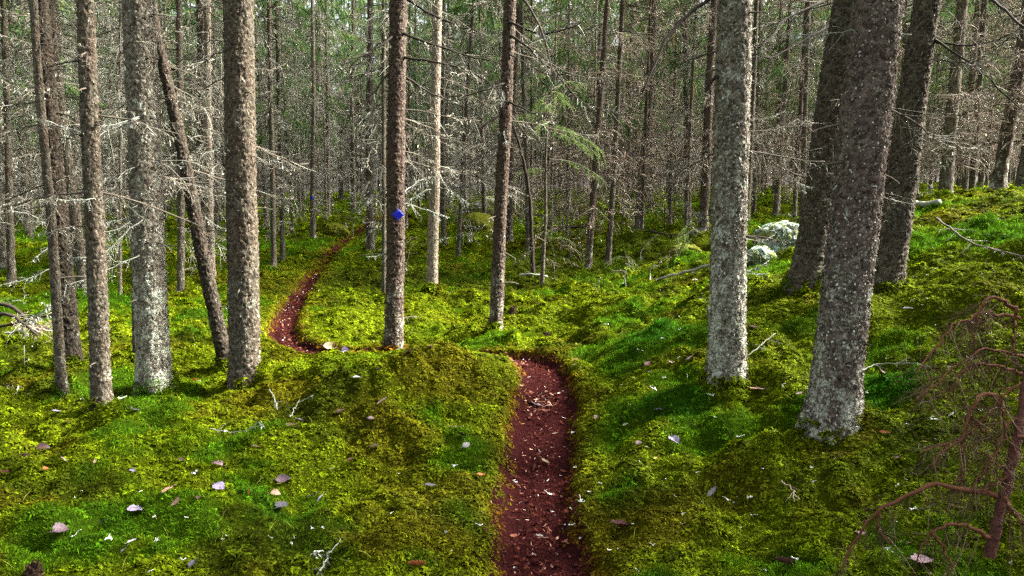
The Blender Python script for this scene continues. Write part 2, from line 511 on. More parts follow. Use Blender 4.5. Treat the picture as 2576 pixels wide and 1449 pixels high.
M_FLAKE_P = island_mat('pale bark scales', [(0, (0.05, 0.036, 0.026)), (0.45, (0.15, 0.12, 0.092)), (0.7, (0.30, 0.29, 0.235)), (1, (0.50, 0.51, 0.43))])
M_FLAKE_B = island_mat('brown bark scales', [(0, (0.03, 0.018, 0.013)), (0.55, (0.12, 0.075, 0.05)), (0.85, (0.17, 0.13, 0.095)), (1, (0.3, 0.27, 0.21))])
M_TWIG = island_mat('lichened dead twigs', [(0, (0.03, 0.022, 0.016)), (0.25, (0.09, 0.073, 0.055)), (0.55, (0.21, 0.195, 0.155)), (1, (0.40, 0.41, 0.35))])
M_TWIG_B = island_mat('brown dead twigs', [(0, (0.03, 0.018, 0.013)), (0.35, (0.14, 0.095, 0.068)), (0.65, (0.28, 0.22, 0.17)), (1, (0.5, 0.46, 0.38))])
M_BOUGH = island_mat('dark dead bough', [(0, (0.012, 0.009, 0.007)), (0.55, (0.03, 0.023, 0.018)), (0.7, (0.16, 0.15, 0.12)), (1, (0.5, 0.51, 0.43))])
M_STEM = island_mat('dark bough wood', [(0, (0.012, 0.009, 0.007)), (1, (0.035, 0.026, 0.02))])
M_STEM_G = island_mat('grey bough wood', [(0, (0.03, 0.024, 0.018)), (1, (0.13, 0.11, 0.085))])
M_PALE = island_mat('lichen crusted bough', [(0, (0.06, 0.05, 0.04)), (0.4, (0.16, 0.165, 0.135)), (1, (0.34, 0.37, 0.32))])
M_NEEDLE = island_mat('spruce needles', [(0, (0.03, 0.07, 0.025)), (0.5, (0.065, 0.13, 0.04)), (0.85, (0.12, 0.18, 0.055)), (1, (0.2, 0.15, 0.055))], trans=0.35)
M_NEEDLE_Y = island_mat('young spruce needles', [(0, (0.07, 0.14, 0.035)), (0.6, (0.16, 0.25, 0.07)), (1, (0.30, 0.36, 0.12))], trans=0.4)
M_MOSS = moss_mat()
M_GROUND = ground_mat()
M_PATH = path_mat()

# ------------------------------------------------------------------ the trees of the photograph (u, v at base; u at top edge)
# key: (ub, vb, ut, vt, dist, width at base px, width at top px, bark, flakes, label)
HERO = [
    ('dark brown-barked spruce near the left edge, behind a thin grey stem', 180, 930, 98, 0, 6.8, 50, 42, 'black', 700),
    ('thin grey dead spruce stem standing directly in front of the dark far-left trunk', 157, 985, 84, 0, 6.0, 26, 18, 'grey', 400),
    ('slim grey-brown spruce between the dark far-left trunk and the thick lichened one', 255, 1030, 215, 0, 5.5, 50, 38, 'grey', 900),
    ('thick flaky spruce at left with lichen-white foot and long pale dead boughs', 388, 962, 347, 0, 6.1, 80, 73, 'lichen', 2400),
    ('dark thin spruce stem standing close behind the thick lichen-footed trunk at left', 343, 915, 322, 0, 7.3, 17, 13, 'dark', 0),
    ('leaning spruce tilted to the left, its foot tucked behind the straight brown trunk', 570, 906, 392, 80, 7.0, 40, 24, 'black', 500),
    ('straight thick spruce with smooth brown bark and lichen flecks, in front of the leaning one', 616, 968, 599, 0, 6.3, 78, 70, 'grey', 1700),
    ('reddish-brown spruce with a blue diamond marker, between the two stretches of footpath', 990, 866, 1002, 0, 8.0, 48, 41, 'red', 1300),
    ('pale grey spruce just right of the trunk with the blue diamond', 1087, 747, 1100, 0, 12.0, 29, 23, 'pale', 500),
    ('slender dark reddish spruce at the centre with long drooping dead boughs', 1246, 820, 1284, 0, 9.2, 34, 29, 'red', 700),
    ('broad lichen-scaled spruce on the right bank, pale grey up to head height', 1828, 940, 1848, 0, 5.3, 92, 82, 'lichen', 3000),
    ('thick purplish spruce nearest the camera, at right, with lichen-speckled foot on a mossy mound', 2090, 1085, 2210, 0, 4.3, 124, 112, 'purple', 3000),
    ('dark thick spruce half hidden behind the purplish trunk, beside the pale boulder', 2025, 690, 2135, 0, 7.0, 78, 68, 'dark', 1200),
    ('leaning dark spruce on the right bank with a bright right edge', 2226, 714, 2334, 0, 6.6, 80, 60, 'dark', 1400),
]
# slim trees further back: (ub, vb, ut(at v=0), dist, width px, bark, label)
MID = [
    (455, 731, 449, 12.5, 20, 'grey', 'slim grey spruce seen between the thick lichen-footed trunk and the leaning one'),
    (531, 688, 524, 14.0, 23, 'pale', 'pale pinkish slim spruce just behind the leaning trunk'),
    (302, 746, 299, 12.0, 9, 'pale', 'very thin lichen-white stem between the slim grey-brown and thick lichen-footed trunks'),
    (195, 590, 190, 25.0, 22, 'dark', 'dark distant spruce right of the dark far-left trunk'),
    (30, 715, 4, 13.5, 20, 'grey', 'grey spruce at the left edge beside the fallen branches'),
    (689, 690, 681, 15.5, 15, 'grey', 'slim grey spruce left of the footpath, right of the straight brown trunk'),
    (711, 655, 698, 17.5, 13, 'dark', 'thin dark spruce a step behind the slim grey one left of the footpath'),
    (788, 599, 784, 26.0, 15, 'grey', 'slender distant spruce by the footpath with a small blue marker'),
    (825, 556, 822, 33.0, 13, 'dark', 'thin dark spruce beyond the far bend of the footpath'),
    (857, 520, 866, 44.0, 12, 'dark', 'thin dark far spruce above the end of the footpath'),
    (890, 550, 889, 35.0, 13, 'grey', 'grey far spruce right of the end of the footpath'),
    (932, 637, 930, 20.0, 23, 'dark', 'dark mossy-footed spruce right of the far footpath end'),
    (965, 728, 968, 12.8, 13, 'grey', 'thin grey spruce peeping out left of the trunk with the blue diamond'),
    (1116, 627, 1119, 21.0, 15, 'grey', 'slim grey spruce directly behind the pale grey one'),
    (1152, 661, 1190, 18.0, 12, 'dark', 'thin dark stem leaning right between the pale spruce and the central reddish one'),
    (1173, 545, 1170, 32.0, 14, 'grey', 'far grey spruce left of the moss-covered boulder'),
    (1281, 604, 1304, 21.0, 22, 'red', 'reddish spruce close behind the slender central one'),
    (1480, 684, 1521, 15.0, 18, 'red', 'dark reddish spruce right of the young green spruce'),
    (1528, 683, 1571, 15.2, 16, 'dark', 'dark spruce leaning right, second stem right of the young green spruce'),
    (1605, 600, 1640, 22.0, 28, 'grey', 'stout grey-brown distant spruce midway between the path and the lichen-scaled trunk'),
    (1722, 608, 1755, 19.0, 10, 'grey', 'thin stem left of the lichen-scaled trunk'),
    (1769, 574, 1800, 18.0, 26, 'red', 'dark red-brown spruce just left of the lichen-scaled trunk'),
    (2376, 522, 2412, 16.0, 34, 'grey', 'grey-brown spruce on the crest right of the leaning dark trunk'),
    (2443, 500, 2478, 17.0, 18, 'dark', 'dark slim spruce on the right crest'),
    (2508, 480, 2580, 12.5, 36, 'red', 'reddish spruce on the right crest near the edge of the picture'),
    (2566, 478, 2660, 12.0, 34, 'dark', 'dark spruce at the right edge on the crest'),
]
for h in HERO:
    p = place(h[1], h[2], h[5])
    MOUNDS.append((p[0], p[1], 0.05 + 0.04 * min(1, h[6] / 80), 0.2 + 0.9 * h[6] / FPX * h[5]))
for u, v, mh, mr in [(1650, 850, 0.10, 0.42), (1570, 775, 0.16, 0.5), (845, 575, 0.35, 0.8), (1150, 760, 0.12, 0.7), (1340, 715, 0.18, 0.7), (330, 1060, 0.10, 0.38), (900, 975, 0.17, 0.5), (1170, 945, 0.14, 0.42), (740, 985, 0.13, 0.38), (600, 1010, 0.06, 0.3), (2300, 800, 0.10, 0.45), (2420, 720, 0.12, 0.5), (1950, 830, 0.10, 0.5), (2500, 640, 0.10, 0.5),
                     (1080, 800, 0.08, 0.35), (1725, 660, 0.2, 0.6), (1640, 620, 0.35, 1.3), (1100, 905, 0.04, 0.5), (2110, 1150, 0.10, 0.42), (2350, 640, 0.08, 0.5)]:
    b = min([(abs(c[0] - u) * 0.5 + abs(c[1] - v), c[2]) for c in CTRL])[1]
    p = hit(u, v)
    MOUNDS.append((p[0], p[1], mh, mr))

# ------------------------------------------------------------------ moss tint over the forest floor
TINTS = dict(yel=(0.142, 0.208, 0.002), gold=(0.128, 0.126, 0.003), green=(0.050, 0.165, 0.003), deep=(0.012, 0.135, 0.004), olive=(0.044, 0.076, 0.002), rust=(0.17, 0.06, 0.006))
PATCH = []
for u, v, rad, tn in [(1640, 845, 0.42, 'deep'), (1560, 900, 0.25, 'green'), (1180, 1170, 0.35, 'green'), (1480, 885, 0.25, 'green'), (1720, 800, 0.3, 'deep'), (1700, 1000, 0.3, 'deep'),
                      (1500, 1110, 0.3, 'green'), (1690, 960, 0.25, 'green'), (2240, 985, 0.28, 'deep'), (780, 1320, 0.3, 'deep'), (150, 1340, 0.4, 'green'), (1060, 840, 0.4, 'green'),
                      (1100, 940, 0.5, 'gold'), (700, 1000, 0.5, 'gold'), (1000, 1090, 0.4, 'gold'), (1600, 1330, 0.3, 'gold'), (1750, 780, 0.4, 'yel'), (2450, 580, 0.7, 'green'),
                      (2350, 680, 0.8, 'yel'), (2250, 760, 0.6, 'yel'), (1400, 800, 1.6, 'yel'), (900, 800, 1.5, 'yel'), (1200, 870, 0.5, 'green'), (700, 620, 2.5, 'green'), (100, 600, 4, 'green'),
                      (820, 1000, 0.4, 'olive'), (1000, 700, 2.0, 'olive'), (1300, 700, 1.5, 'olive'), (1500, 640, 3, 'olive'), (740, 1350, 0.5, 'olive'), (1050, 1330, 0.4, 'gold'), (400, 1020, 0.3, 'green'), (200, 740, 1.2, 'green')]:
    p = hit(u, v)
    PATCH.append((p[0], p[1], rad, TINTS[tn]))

def tint(x, y):
    x = np.asarray(x, float); y = np.asarray(y, float)
    T = {k: np.array(v) for k, v in TINTS.items()}
    a = fbm(x * 0.8, y * 0.8, s=101, n=3); b = fbm(x * 1.7, y * 1.7, s=131, n=3); c = fbm(x * 5.0, y * 5.0, s=161, n=2)
    col = np.broadcast_to(T['yel'], x.shape + (3,)).copy()
    def mixin(f, t):
        nonlocal col
        f = np.clip(f, 0, 1)[..., None]
        col = col * (1 - f) + t * f
    mixin(0.85 * sstep(0.0, 0.5, a + 0.4 * c), T['olive'])
    mixin(0.65 * sstep(0.16, 0.55, b + 0.3 * c), T['gold'])
    mixin(0.85 * sstep(0.12, 0.5, -b + 0.3 * c), T['green'])
    mixin(0.6 * sstep(0.42, 0.65, -a + 0.3 * c), T['deep'])
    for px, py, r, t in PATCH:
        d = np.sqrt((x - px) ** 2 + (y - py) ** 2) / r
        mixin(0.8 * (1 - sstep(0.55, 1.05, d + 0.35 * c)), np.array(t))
    pd = path_dist(x, y); hw = path_hw(x, y)
    e = pd - hw
    mixin(0.75 * (1 - sstep(0.02, 0.30, e + 0.10 * c)), T['gold'])
    mixin(0.75 * (1 - sstep(0.0, 0.10, e + 0.06 * c)), T['rust'])
    return col

# ------------------------------------------------------------------ forest floor (one sheet) and footpath
def axis(fine_lo, fine_hi, step, lo, hi, g=1.07):
    a = list(np.arange(fine_lo, fine_hi, step))
    s, x = step, fine_hi
    while x < hi:
        a.append(x); s *= g; x += s
    a.append(hi)
    s, x = step, fine_lo - step
    pre = []
    while x > lo:
        pre.append(x); s *= g; x -= s
    pre.append(lo)
    return np.array(pre[::-1] + a)

gx = axis(-3.2, 3.8, 0.03, -260, 260, 1.055)
gy = axis(2.0, 9.0, 0.03, -120, 320, 1.035)
GX, GY = np.meshgrid(gx, gy)
GH = ground_h(GX, GY)
gpd = path_dist(GX, GY)
GZ = GH - 0.035 * (1 - sstep(0.16, 0.24, gpd + 0.06 * sstep(7.6, 8.6, GY)))
mb = MB()
nx, ny = len(gx), len(gy)
ii = (np.arange(ny - 1)[:, None] * nx + np.arange(nx - 1)[None])
mb.add(np.stack([GX, GY, GZ], -1), f4=np.stack([ii, ii + 1, ii + nx + 1, ii + nx], -1))
gc = np.concatenate([tint(GX.ravel(), GY.ravel()) * 0.42, np.ones((GX.size, 1))], 1)  # underlayer colour darkened further, painting shade into the gaps between fronds
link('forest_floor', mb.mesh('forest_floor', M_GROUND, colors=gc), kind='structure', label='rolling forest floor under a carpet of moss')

# footpath ribbon
pc = catmull(PATH, 60)
seglen = np.linalg.norm(np.diff(pc, axis=0), axis=1)
s_acc = np.concatenate([[0], np.cumsum(seglen)])
smp = np.concatenate([np.arange(0, 9.5, 0.03), np.arange(9.5, s_acc[-1], 0.12)])
cx = np.interp(smp, s_acc, pc[:, 0]); cy = np.interp(smp, s_acc, pc[:, 1])
tx = np.gradient(cx); ty = np.gradient(cy); tl = np.hypot(tx, ty); tx /= tl; ty /= tl
ks = np.linspace(-1, 1, 19)
RWID = 1 - 0.28 * sstep(7.6, 8.6, cy)[:, None]
RX = cx[:, None] - ty[:, None] * ks[None] * 0.30 * RWID
RY = cy[:, None] + tx[:, None] * ks[None] * 0.30 * RWID
RZ = ground_h(RX, RY) + 0.006 + 0.010 * fbm(RX * 9, RY * 9, s=41) + 0.006 * vnoise(RX * 30, RY * 30, s=42)
RZ -= 0.07 * sstep(0.24, 0.30, np.abs(ks[None] * 0.30) + 0 * RX)
mb = MB()
n1, n2 = RX.shape
ii = (np.arange(n1 - 1)[:, None] * n2 + np.arange(n2 - 1)[None])
mb.add(np.stack([RX, RY, RZ], -1), f4=np.stack([ii, ii + 1, ii + n2 + 1, ii + n2], -1))
link('footpath', mb.mesh('footpath', M_PATH), kind='structure', label='narrow reddish needle-covered footpath winding through moss')

# ------------------------------------------------------------------ scatter with geometry nodes (stuff only)
def scatter(name, pts, rot, scl, idx, protos, tints=None, label=None):
    me = bpy.data.meshes.new(name)
    me.vertices.add(len(pts)); me.vertices.foreach_set('co', np.asarray(pts, np.float32).ravel())
    for an, ty, key, val in (('rot', 'FLOAT_VECTOR', 'vector', rot), ('scl', 'FLOAT_VECTOR', 'vector', scl), ('idx', 'INT', 'value', idx)):
        a = me.attributes.new(an, ty, 'POINT')
        a.data.foreach_set(key, np.asarray(val, np.int32 if ty == 'INT' else np.float32).ravel())
    if tints is not None:
        a = me.attributes.new('tint', 'FLOAT_COLOR', 'POINT')
        a.data.foreach_set('color', np.concatenate([tints, np.ones((len(tints), 1))], 1).astype(np.float32).ravel())
    ng = bpy.data.node_groups.new(name + ' scatter', 'GeometryNodeTree')
    ng.interface.new_socket('Geometry', in_out='INPUT', socket_type='NodeSocketGeometry')
    ng.interface.new_socket('Geometry', in_out='OUTPUT', socket_type='NodeSocketGeometry')
    N, L = ng.nodes, ng.links
    gi = N.new('NodeGroupInput'); go = N.new('NodeGroupOutput')
    iop = N.new('GeometryNodeInstanceOnPoints')
    join = N.new('GeometryNodeJoinGeometry')
    for p in reversed(protos):
        oi = N.new('GeometryNodeObjectInfo'); oi.inputs['Object'].default_value = p; oi.inputs['As Instance'].default_value = True
        L.new(oi.outputs['Geometry'], join.inputs[0])
    def attr(an, dt):
        a = N.new('GeometryNodeInputNamedAttribute'); a.data_type = dt; a.inputs['Name'].default_value = an
        return a.outputs['Attribute']
    e = N.new('FunctionNodeEulerToRotation'); L.new(attr('rot', 'FLOAT_VECTOR'), e.inputs[0])
    L.new(gi.outputs[0], iop.inputs['Points']); L.new(join.outputs[0], iop.inputs['Instance'])
    iop.inputs['Pick Instance'].default_value = True
    L.new(attr('idx', 'INT'), iop.inputs['Instance Index'])
    L.new(e.outputs[0], iop.inputs['Rotation']); L.new(attr('scl', 'FLOAT_VECTOR'), iop.inputs['Scale'])
    L.new(iop.outputs[0], go.inputs[0])
    o = link(name, me, kind='stuff', label=label)
    md = o.modifiers.new('scatter', 'NODES'); md.node_group = ng
    return o

def euler_from_normal(nrm, yaw):
    n = nrm / np.linalg.norm(nrm, axis=1, keepdims=True)
    a = np.stack([np.cos(yaw), np.sin(yaw), np.zeros_like(yaw)], 1)
    b = np.cross(n, a); b /= np.linalg.norm(b, axis=1, keepdims=True)
    a = np.cross(b, n)
    # rotation matrix columns a, b, n -> XYZ euler
    ry = -np.arcsin(np.clip(a[:, 2], -1, 1)); rx = np.arctan2(b[:, 2], n[:, 2]); rz = np.arctan2(a[:, 1], a[:, 0])
    return np.stack([rx, ry, rz], 1)

def proto(name, mb, mat, attr=True):
    return bpy.data.objects.new(name, mb.mesh(name, mat, attr=attr))

# ---- moss
def moss_clump(rng, nf, rad, length, width, up, seg=3, droop=0.9):
    mb = MB()
    a = rng.uniform(0, 2 * np.pi, nf); r = rad * np.sqrt(rng.uniform(0, 1, nf))
    P = np.stack([r * np.cos(a), r * np.sin(a), rng.uniform(-0.012, 0.004, nf)], 1)
    b = rng.uniform(0, 2 * np.pi, nf)
    D = np.stack([np.cos(b), np.sin(b), rng.uniform(up[0], up[1], nf)], 1)
    L = length * rng.uniform(0.6, 1.25, nf); W = width * rng.uniform(0.7, 1.3, nf)
    M = nf
    D /= np.linalg.norm(D, axis=1, keepdims=True)
    side = np.cross(D, np.array([0, 0, 1.0])); side /= np.linalg.norm(side, axis=1, keepdims=True) + 1e-9
    side += rng.normal(0, 0.25, side.shape)
    s = np.linspace(0, 1, seg + 1)
    w = np.array([0.4, 1.0, 0.8, 0.1])[:seg + 1] if seg == 3 else np.array([0.6, 1.0, 0.1])
    C = P[:, None, :] + D[:, None, :] * (L[:, None] * s[None])[:, :, None]
    C[:, :, 2] -= droop * L[:, None] * s[None] ** 2 * rng.uniform(0.5, 1.2, M)[:, None]
    off = side[:, None, :] * (W[:, None] * w[None] * 0.5)[:, :, None]
    V = np.stack([C - off, C + off], 2).reshape(M, -1, 3)
    q = np.array([[2 * i, 2 * i + 1, 2 * i + 3, 2 * i + 2] for i in range(seg)])
    F = (np.arange(M)[:, None, None] * (2 * (seg + 1)) + q[None]).reshape(-1, 4)
    mb.add(V, f4=F, at=np.broadcast_to(np.repeat(s, 2)[None], (M, 2 * (seg + 1))))
    return mb

rg = np.random.default_rng(3)
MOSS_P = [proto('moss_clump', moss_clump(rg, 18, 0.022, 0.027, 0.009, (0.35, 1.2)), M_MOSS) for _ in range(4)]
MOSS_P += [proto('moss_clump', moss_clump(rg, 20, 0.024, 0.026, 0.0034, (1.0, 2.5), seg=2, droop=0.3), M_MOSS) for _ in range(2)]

def in_view(x, y, margin):
    return (np.abs(x) < 0.68 * y + margin)

PTS = []
for y0, y1, sp, sc, mg in [(2.0, 4.2, 0.024, 0.85, 0.9), (4.2, 7.0, 0.030, 1.05, 0.9), (7.0, 11.0, 0.043, 1.4, 0.9), (11.0, 18.0, 0.068, 2.0, 1.0), (18.0, 30.0, 0.14, 3.8, 1.0), (30.0, 52.0, 0.32, 7.0, 1.0)]:
    X, Y = np.meshgrid(np.arange(-0.68 * y1 - mg, 0.68 * y1 + mg, sp), np.arange(y0, y1, sp))
    X = X.ravel() + rg.uniform(-0.6, 0.6, X.size) * sp; Y = Y.ravel() + rg.uniform(-0.6, 0.6, Y.size) * sp
    k = in_view(X, Y, mg)
    X, Y = X[k], Y[k]
    PTS.append(np.stack([X, Y, np.full(X.shape, sc)], 1))
PTS = np.concatenate(PTS)
pd = path_dist(PTS[:, 0], PTS[:, 1])
keep = pd > path_hw(PTS[:, 0], PTS[:, 1]) + 0.02 * rg.normal(size=len(pd)) + 0.012 * PTS[:, 2]
for h in HERO:
    p = place(h[1], h[2], h[5])
    keep &= (PTS[:, 0] - p[0]) ** 2 + (PTS[:, 1] - p[1]) ** 2 > (0.5 * h[6] / FPX * h[5]) ** 2
PTS = PTS[keep]
collar = []
for h in HERO:
    p = place(h[1], h[2], h[5]); r0 = 0.5 * h[6] / FPX * h[5]
    n_ = int(260 * r0 / 0.12)
    a_ = rg.uniform(0, 6.28, n_); q_ = r0 * (1.02 + 0.35 * rg.uniform(0, 1, n_) ** 1.5)
    collar.append(np.stack([p[0] + q_ * np.cos(a_), p[1] + q_ * np.sin(a_), np.full(n_, max(1.0, h[5] / 5))], 1))
NCOL = sum(len(c) for c in collar)
PTS = np.concatenate([PTS] + collar)
x, y, sc = PTS.T
z = ground_h(x, y)
e = 0.03
nrm = np.stack([-(ground_h(x + e, y) - z) / e, -(ground_h(x, y + e) - z) / e, np.ones_like(x)], 1)
nrm += rg.normal(0, 0.25, nrm.shape)
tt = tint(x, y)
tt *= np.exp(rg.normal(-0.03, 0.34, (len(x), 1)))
z = z + rg.normal(0, 0.006, len(z)) * np.minimum(sc, 1.5)
deepness = (tt[:, 1] > 1.7 * tt[:, 0]) & (rg.uniform(size=len(x)) < 0.85)
idx = np.where(deepness, rg.integers(4, 6, len(x)), rg.integers(0, 4, len(x)))
s1 = sc * np.exp(rg.normal(0, 0.2, len(x)))
# taller and shorter cushions
s1 *= 1 + 0.25 * vnoise(x * 6, y * 6, s=77)
sv = np.stack([s1, s1, s1 * np.where(sc > 2, 0.6, 1.0)], 1)
z[-NCOL:] += rg.uniform(-0.01, 0.13, NCOL) * rg.uniform(0, 1, NCOL)
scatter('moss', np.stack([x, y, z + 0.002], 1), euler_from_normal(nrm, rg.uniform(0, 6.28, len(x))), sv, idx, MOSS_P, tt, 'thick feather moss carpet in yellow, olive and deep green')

# ---- litter on the path and white lichen crumbs on the moss
def chip(rng, l, w, bend):
    mb = MB()
    t = np.linspace(-0.5, 0.5, 4)
    zc = bend * (t ** 2) * 4
    V = []
    for k in range(4):
        ww = w * (0.4 if k in (0, 3) else 1.0) * rng.uniform(0.7, 1.2)
        V += [[t[k] * l, -ww / 2, zc[k]], [t[k] * l, ww / 2, zc[k] + rng.uniform(-0.1, 0.1) * w]]
    mb.add(V, f4=[[2 * i, 2 * i + 1, 2 * i + 3, 2 * i + 2] for i in range(3)])
    return mb

def inst_mat(name, trans=0.15):
    m, nt, out = new_mat(name)
    at = nt.nodes.new('ShaderNodeAttribute'); at.attribute_type = 'INSTANCER'; at.attribute_name = 'tint'
    a = nt.nodes.new('ShaderNodeBsdfDiffuse'); b = nt.nodes.new('ShaderNodeBsdfTranslucent'); x_ = nt.nodes.new('ShaderNodeMixShader')
    x_.inputs[0].default_value = trans
    for s_ in (a, b): nt.links.new(at.outputs['Color'], s_.inputs[0])
    nt.links.new(a.outputs[0], x_.inputs[1]); nt.links.new(b.outputs[0], x_.inputs[2]); nt.links.new(x_.outputs[0], out.inputs[0])
    return m
M_CHIP = inst_mat('path litter', 0.0)
CHIPS = [proto('litter_chip', chip(rg, 0.022, 0.006, 0.002), M_CHIP), proto('litter_chip', chip(rg, 0.03, 0.0035, 0.003), M_CHIP), proto('litter_chip', chip(rg, 0.018, 0.010, 0.003), M_CHIP)]
nl = 9000
si = rg.uniform(0, 1, nl) ** 1.4
ss = si * 16
lx = np.interp(ss, s_acc, pc[:, 0]); ly = np.interp(ss, s_acc, pc[:, 1])
aoff = rg.normal(0, 0.10, nl) * np.where(ss > 6.6, 0.7, 1.0)
jx = np.interp(ss, smp, -ty); jy = np.interp(ss, smp, tx)
lx += jx * aoff; ly += jy * aoff
for k_, (du, dv_, dd_) in enumerate([(1352, 1012, 5.9), (1372, 1000, 6.1), (1340, 985, 6.2), (1300, 893, 7.4)]):
    q_ = place(du, dv_, dd_); sl_ = slice(k_ * 60, k_ * 60 + 60)
    lx[sl_] = q_[0] + rg.normal(0, 0.07, 60); ly[sl_] = q_[1] + rg.normal(0, 0.12, 60)
lz = ground_h(lx, ly) + 0.012 + rg.uniform(0, 0.01, nl)
pal = np.array([(0.05, 0.012, 0.008), (0.08, 0.024, 0.017), (0.03, 0.008, 0.007), (0.17, 0.065, 0.045), (0.40, 0.24, 0.17), (0.02, 0.006, 0.005), (0.62, 0.57, 0.48)])
pi = rg.choice(7, nl, p=[0.36, 0.2, 0.24, 0.09, 0.025, 0.07, 0.015])
pi[:240] = rg.choice([1, 3, 3, 4, 2], 240)
lsc = np.exp(rg.normal(-0.1, 0.4, nl)) * np.where(ly > 7, 1.15, 1.0); lsc[:240] *= 1.7
scatter('needle_litter', np.stack([lx, ly, lz], 1), np.stack([rg.normal(0, 0.35, nl), rg.normal(0, 0.35, nl), rg.uniform(0, 6.28, nl)], 1),
        lsc[:, None] * np.ones((1, 3)), rg.integers(0, 3, nl), CHIPS, pal[pi] * rg.uniform(0.8, 1.2, (nl, 1)), 'brown needles, bark chips and pale scraps on the path')

def lichen_tuft(rng, n, size):
    """A branching scrap of pale lichen."""
    mb = MB()
    segs = []
    tips = [(np.zeros(3), rng.uniform(0, 6.28))]
    for _ in range(n):
        p, a = tips[rng.integers(len(tips))]
        a2 = a + rng.normal(0, 0.9)
        l = size * rng.uniform(0.2, 0.45)
        q = p + np.array([math.cos(a2) * l, math.sin(a2) * l, rng.uniform(-0.2, 0.5) * l])
        q[2] = max(q[2], 0.0)
        segs.append((p, q)); tips.append((q, a2))
    P = np.array([[p, (p + q) / 2 + [0, 0, size * 0.06], q] for p, q in segs])
    R = np.array([[size * 0.05, size * 0.07, size * 0.025]] * len(segs)) * rng.uniform(0.7, 1.6, (len(segs), 1))
    tubes(mb, P, R, 4)
    c = mb.v[0].mean(0); mb.v[0] -= [c[0], c[1], 0]
    return mb
M_LICHEN = island_mat('white lichen', [(0, (0.36, 0.38, 0.33)), (1, (0.62, 0.66, 0.60))])
CRUMB = [proto('lichen_crumb', lichen_tuft(rg, 6, 0.022), M_LICHEN, False) for _ in range(5)]
nc = 800
cyy = 2.4 + 11 * rg.uniform(0, 1, nc) ** 1.3
cxx = rg.uniform(-0.7, 0.7, nc) * cyy
cl = vnoise(cxx * 1.2, cyy * 1.2, s=91) + 0.9 * (cxx > 0.15)
k = (rg.uniform(size=nc) < 0.25 + 0.45 * cl) | (path_dist(cxx, cyy) < 0.17) & (rg.uniform(size=nc) < 0.6)
cxx, cyy = cxx[k], cyy[k]; nc = len(cxx)
onp = path_dist(cxx, cyy) < 0.19
cz = ground_h(cxx, cyy) + np.where(onp, 0.014, 0.022)
scatter('lichen_scraps', np.stack([cxx, cyy, cz], 1), np.stack([rg.normal(0, 0.4, nc), rg.normal(0, 0.4, nc), rg.uniform(0, 6.28, nc)], 1),
        (np.exp(rg.normal(-0.5, 0.45, nc)) * (1 + 0.08 * cyy))[:, None] * np.ones((1, 3)), rg.integers(0, 5, nc), CRUMB, None, 'tiny white lichen crumbs strewn over moss and path')

# thin grass blades and sprigs rising from the moss
M_BLADE = island_mat('grass blades', [(0, (0.12, 0.14, 0.02)), (0.6, (0.22, 0.24, 0.03)), (1, (0.35, 0.30, 0.08))], trans=0.3)
mb = MB()
ng_ = 420
by_ = 2.5 + 7 * rg.uniform(0, 1, ng_) ** 1.2; bx_ = rg.uniform(-0.7, 0.7, ng_) * by_
kk = path_dist(bx_, by_) > 0.26
bx_, by_ = bx_[kk], by_[kk]
bd = np.stack([rg.normal(0, 0.6, len(bx_)), rg.normal(0, 0.6, len(bx_)), rg.uniform(0.6, 1.6, len(bx_))], 1)
leaflets(mb, np.stack([bx_, by_, ground_h(bx_, by_)], 1), bd, rg.uniform(0.05, 0.14, len(bx_)), np.full(len(bx_), 0.0028), rg, seg=3, droop=0.35)
link('grass', mb.mesh('grass', M_BLADE), kind='stuff', label='sparse thin grass blades rising through the moss')

# a gap in the canopy lets the sun onto the clearing in the middle
GAP = [(0.5, 10.0, 3.0), (4.6, 7.8, 2.2)]
def in_gap(x, y):
    dx, dy = math.sin(SUN_AZ), math.cos(SUN_AZ)
    for gx_, gy_, r in GAP:
        s = (x - gx_) * dx + (y - gy_) * dy
        if 2 < s < 24 and abs(-(x - gx_) * dy + (y - gy_) * dx) < r: return True
    return False

# ------------------------------------------------------------------ tree building
def polyline(pts, n, rng=None, jit=0.0):
    P = catmull(np.asarray(pts, float), 12) if len(pts) > 2 else np.asarray(pts, float)
    L = np.concatenate([[0], np.cumsum(np.linalg.norm(np.diff(P, axis=0), axis=1))])
    s = np.linspace(0, L[-1], n)
    Q = np.stack([np.interp(s, L, P[:, i]) for i in range(3)], 1)
    if rng is not None and jit > 0:
        j = rng.normal(0, jit, Q.shape); j[0] = 0
        Q += j
    return Q, L[-1]

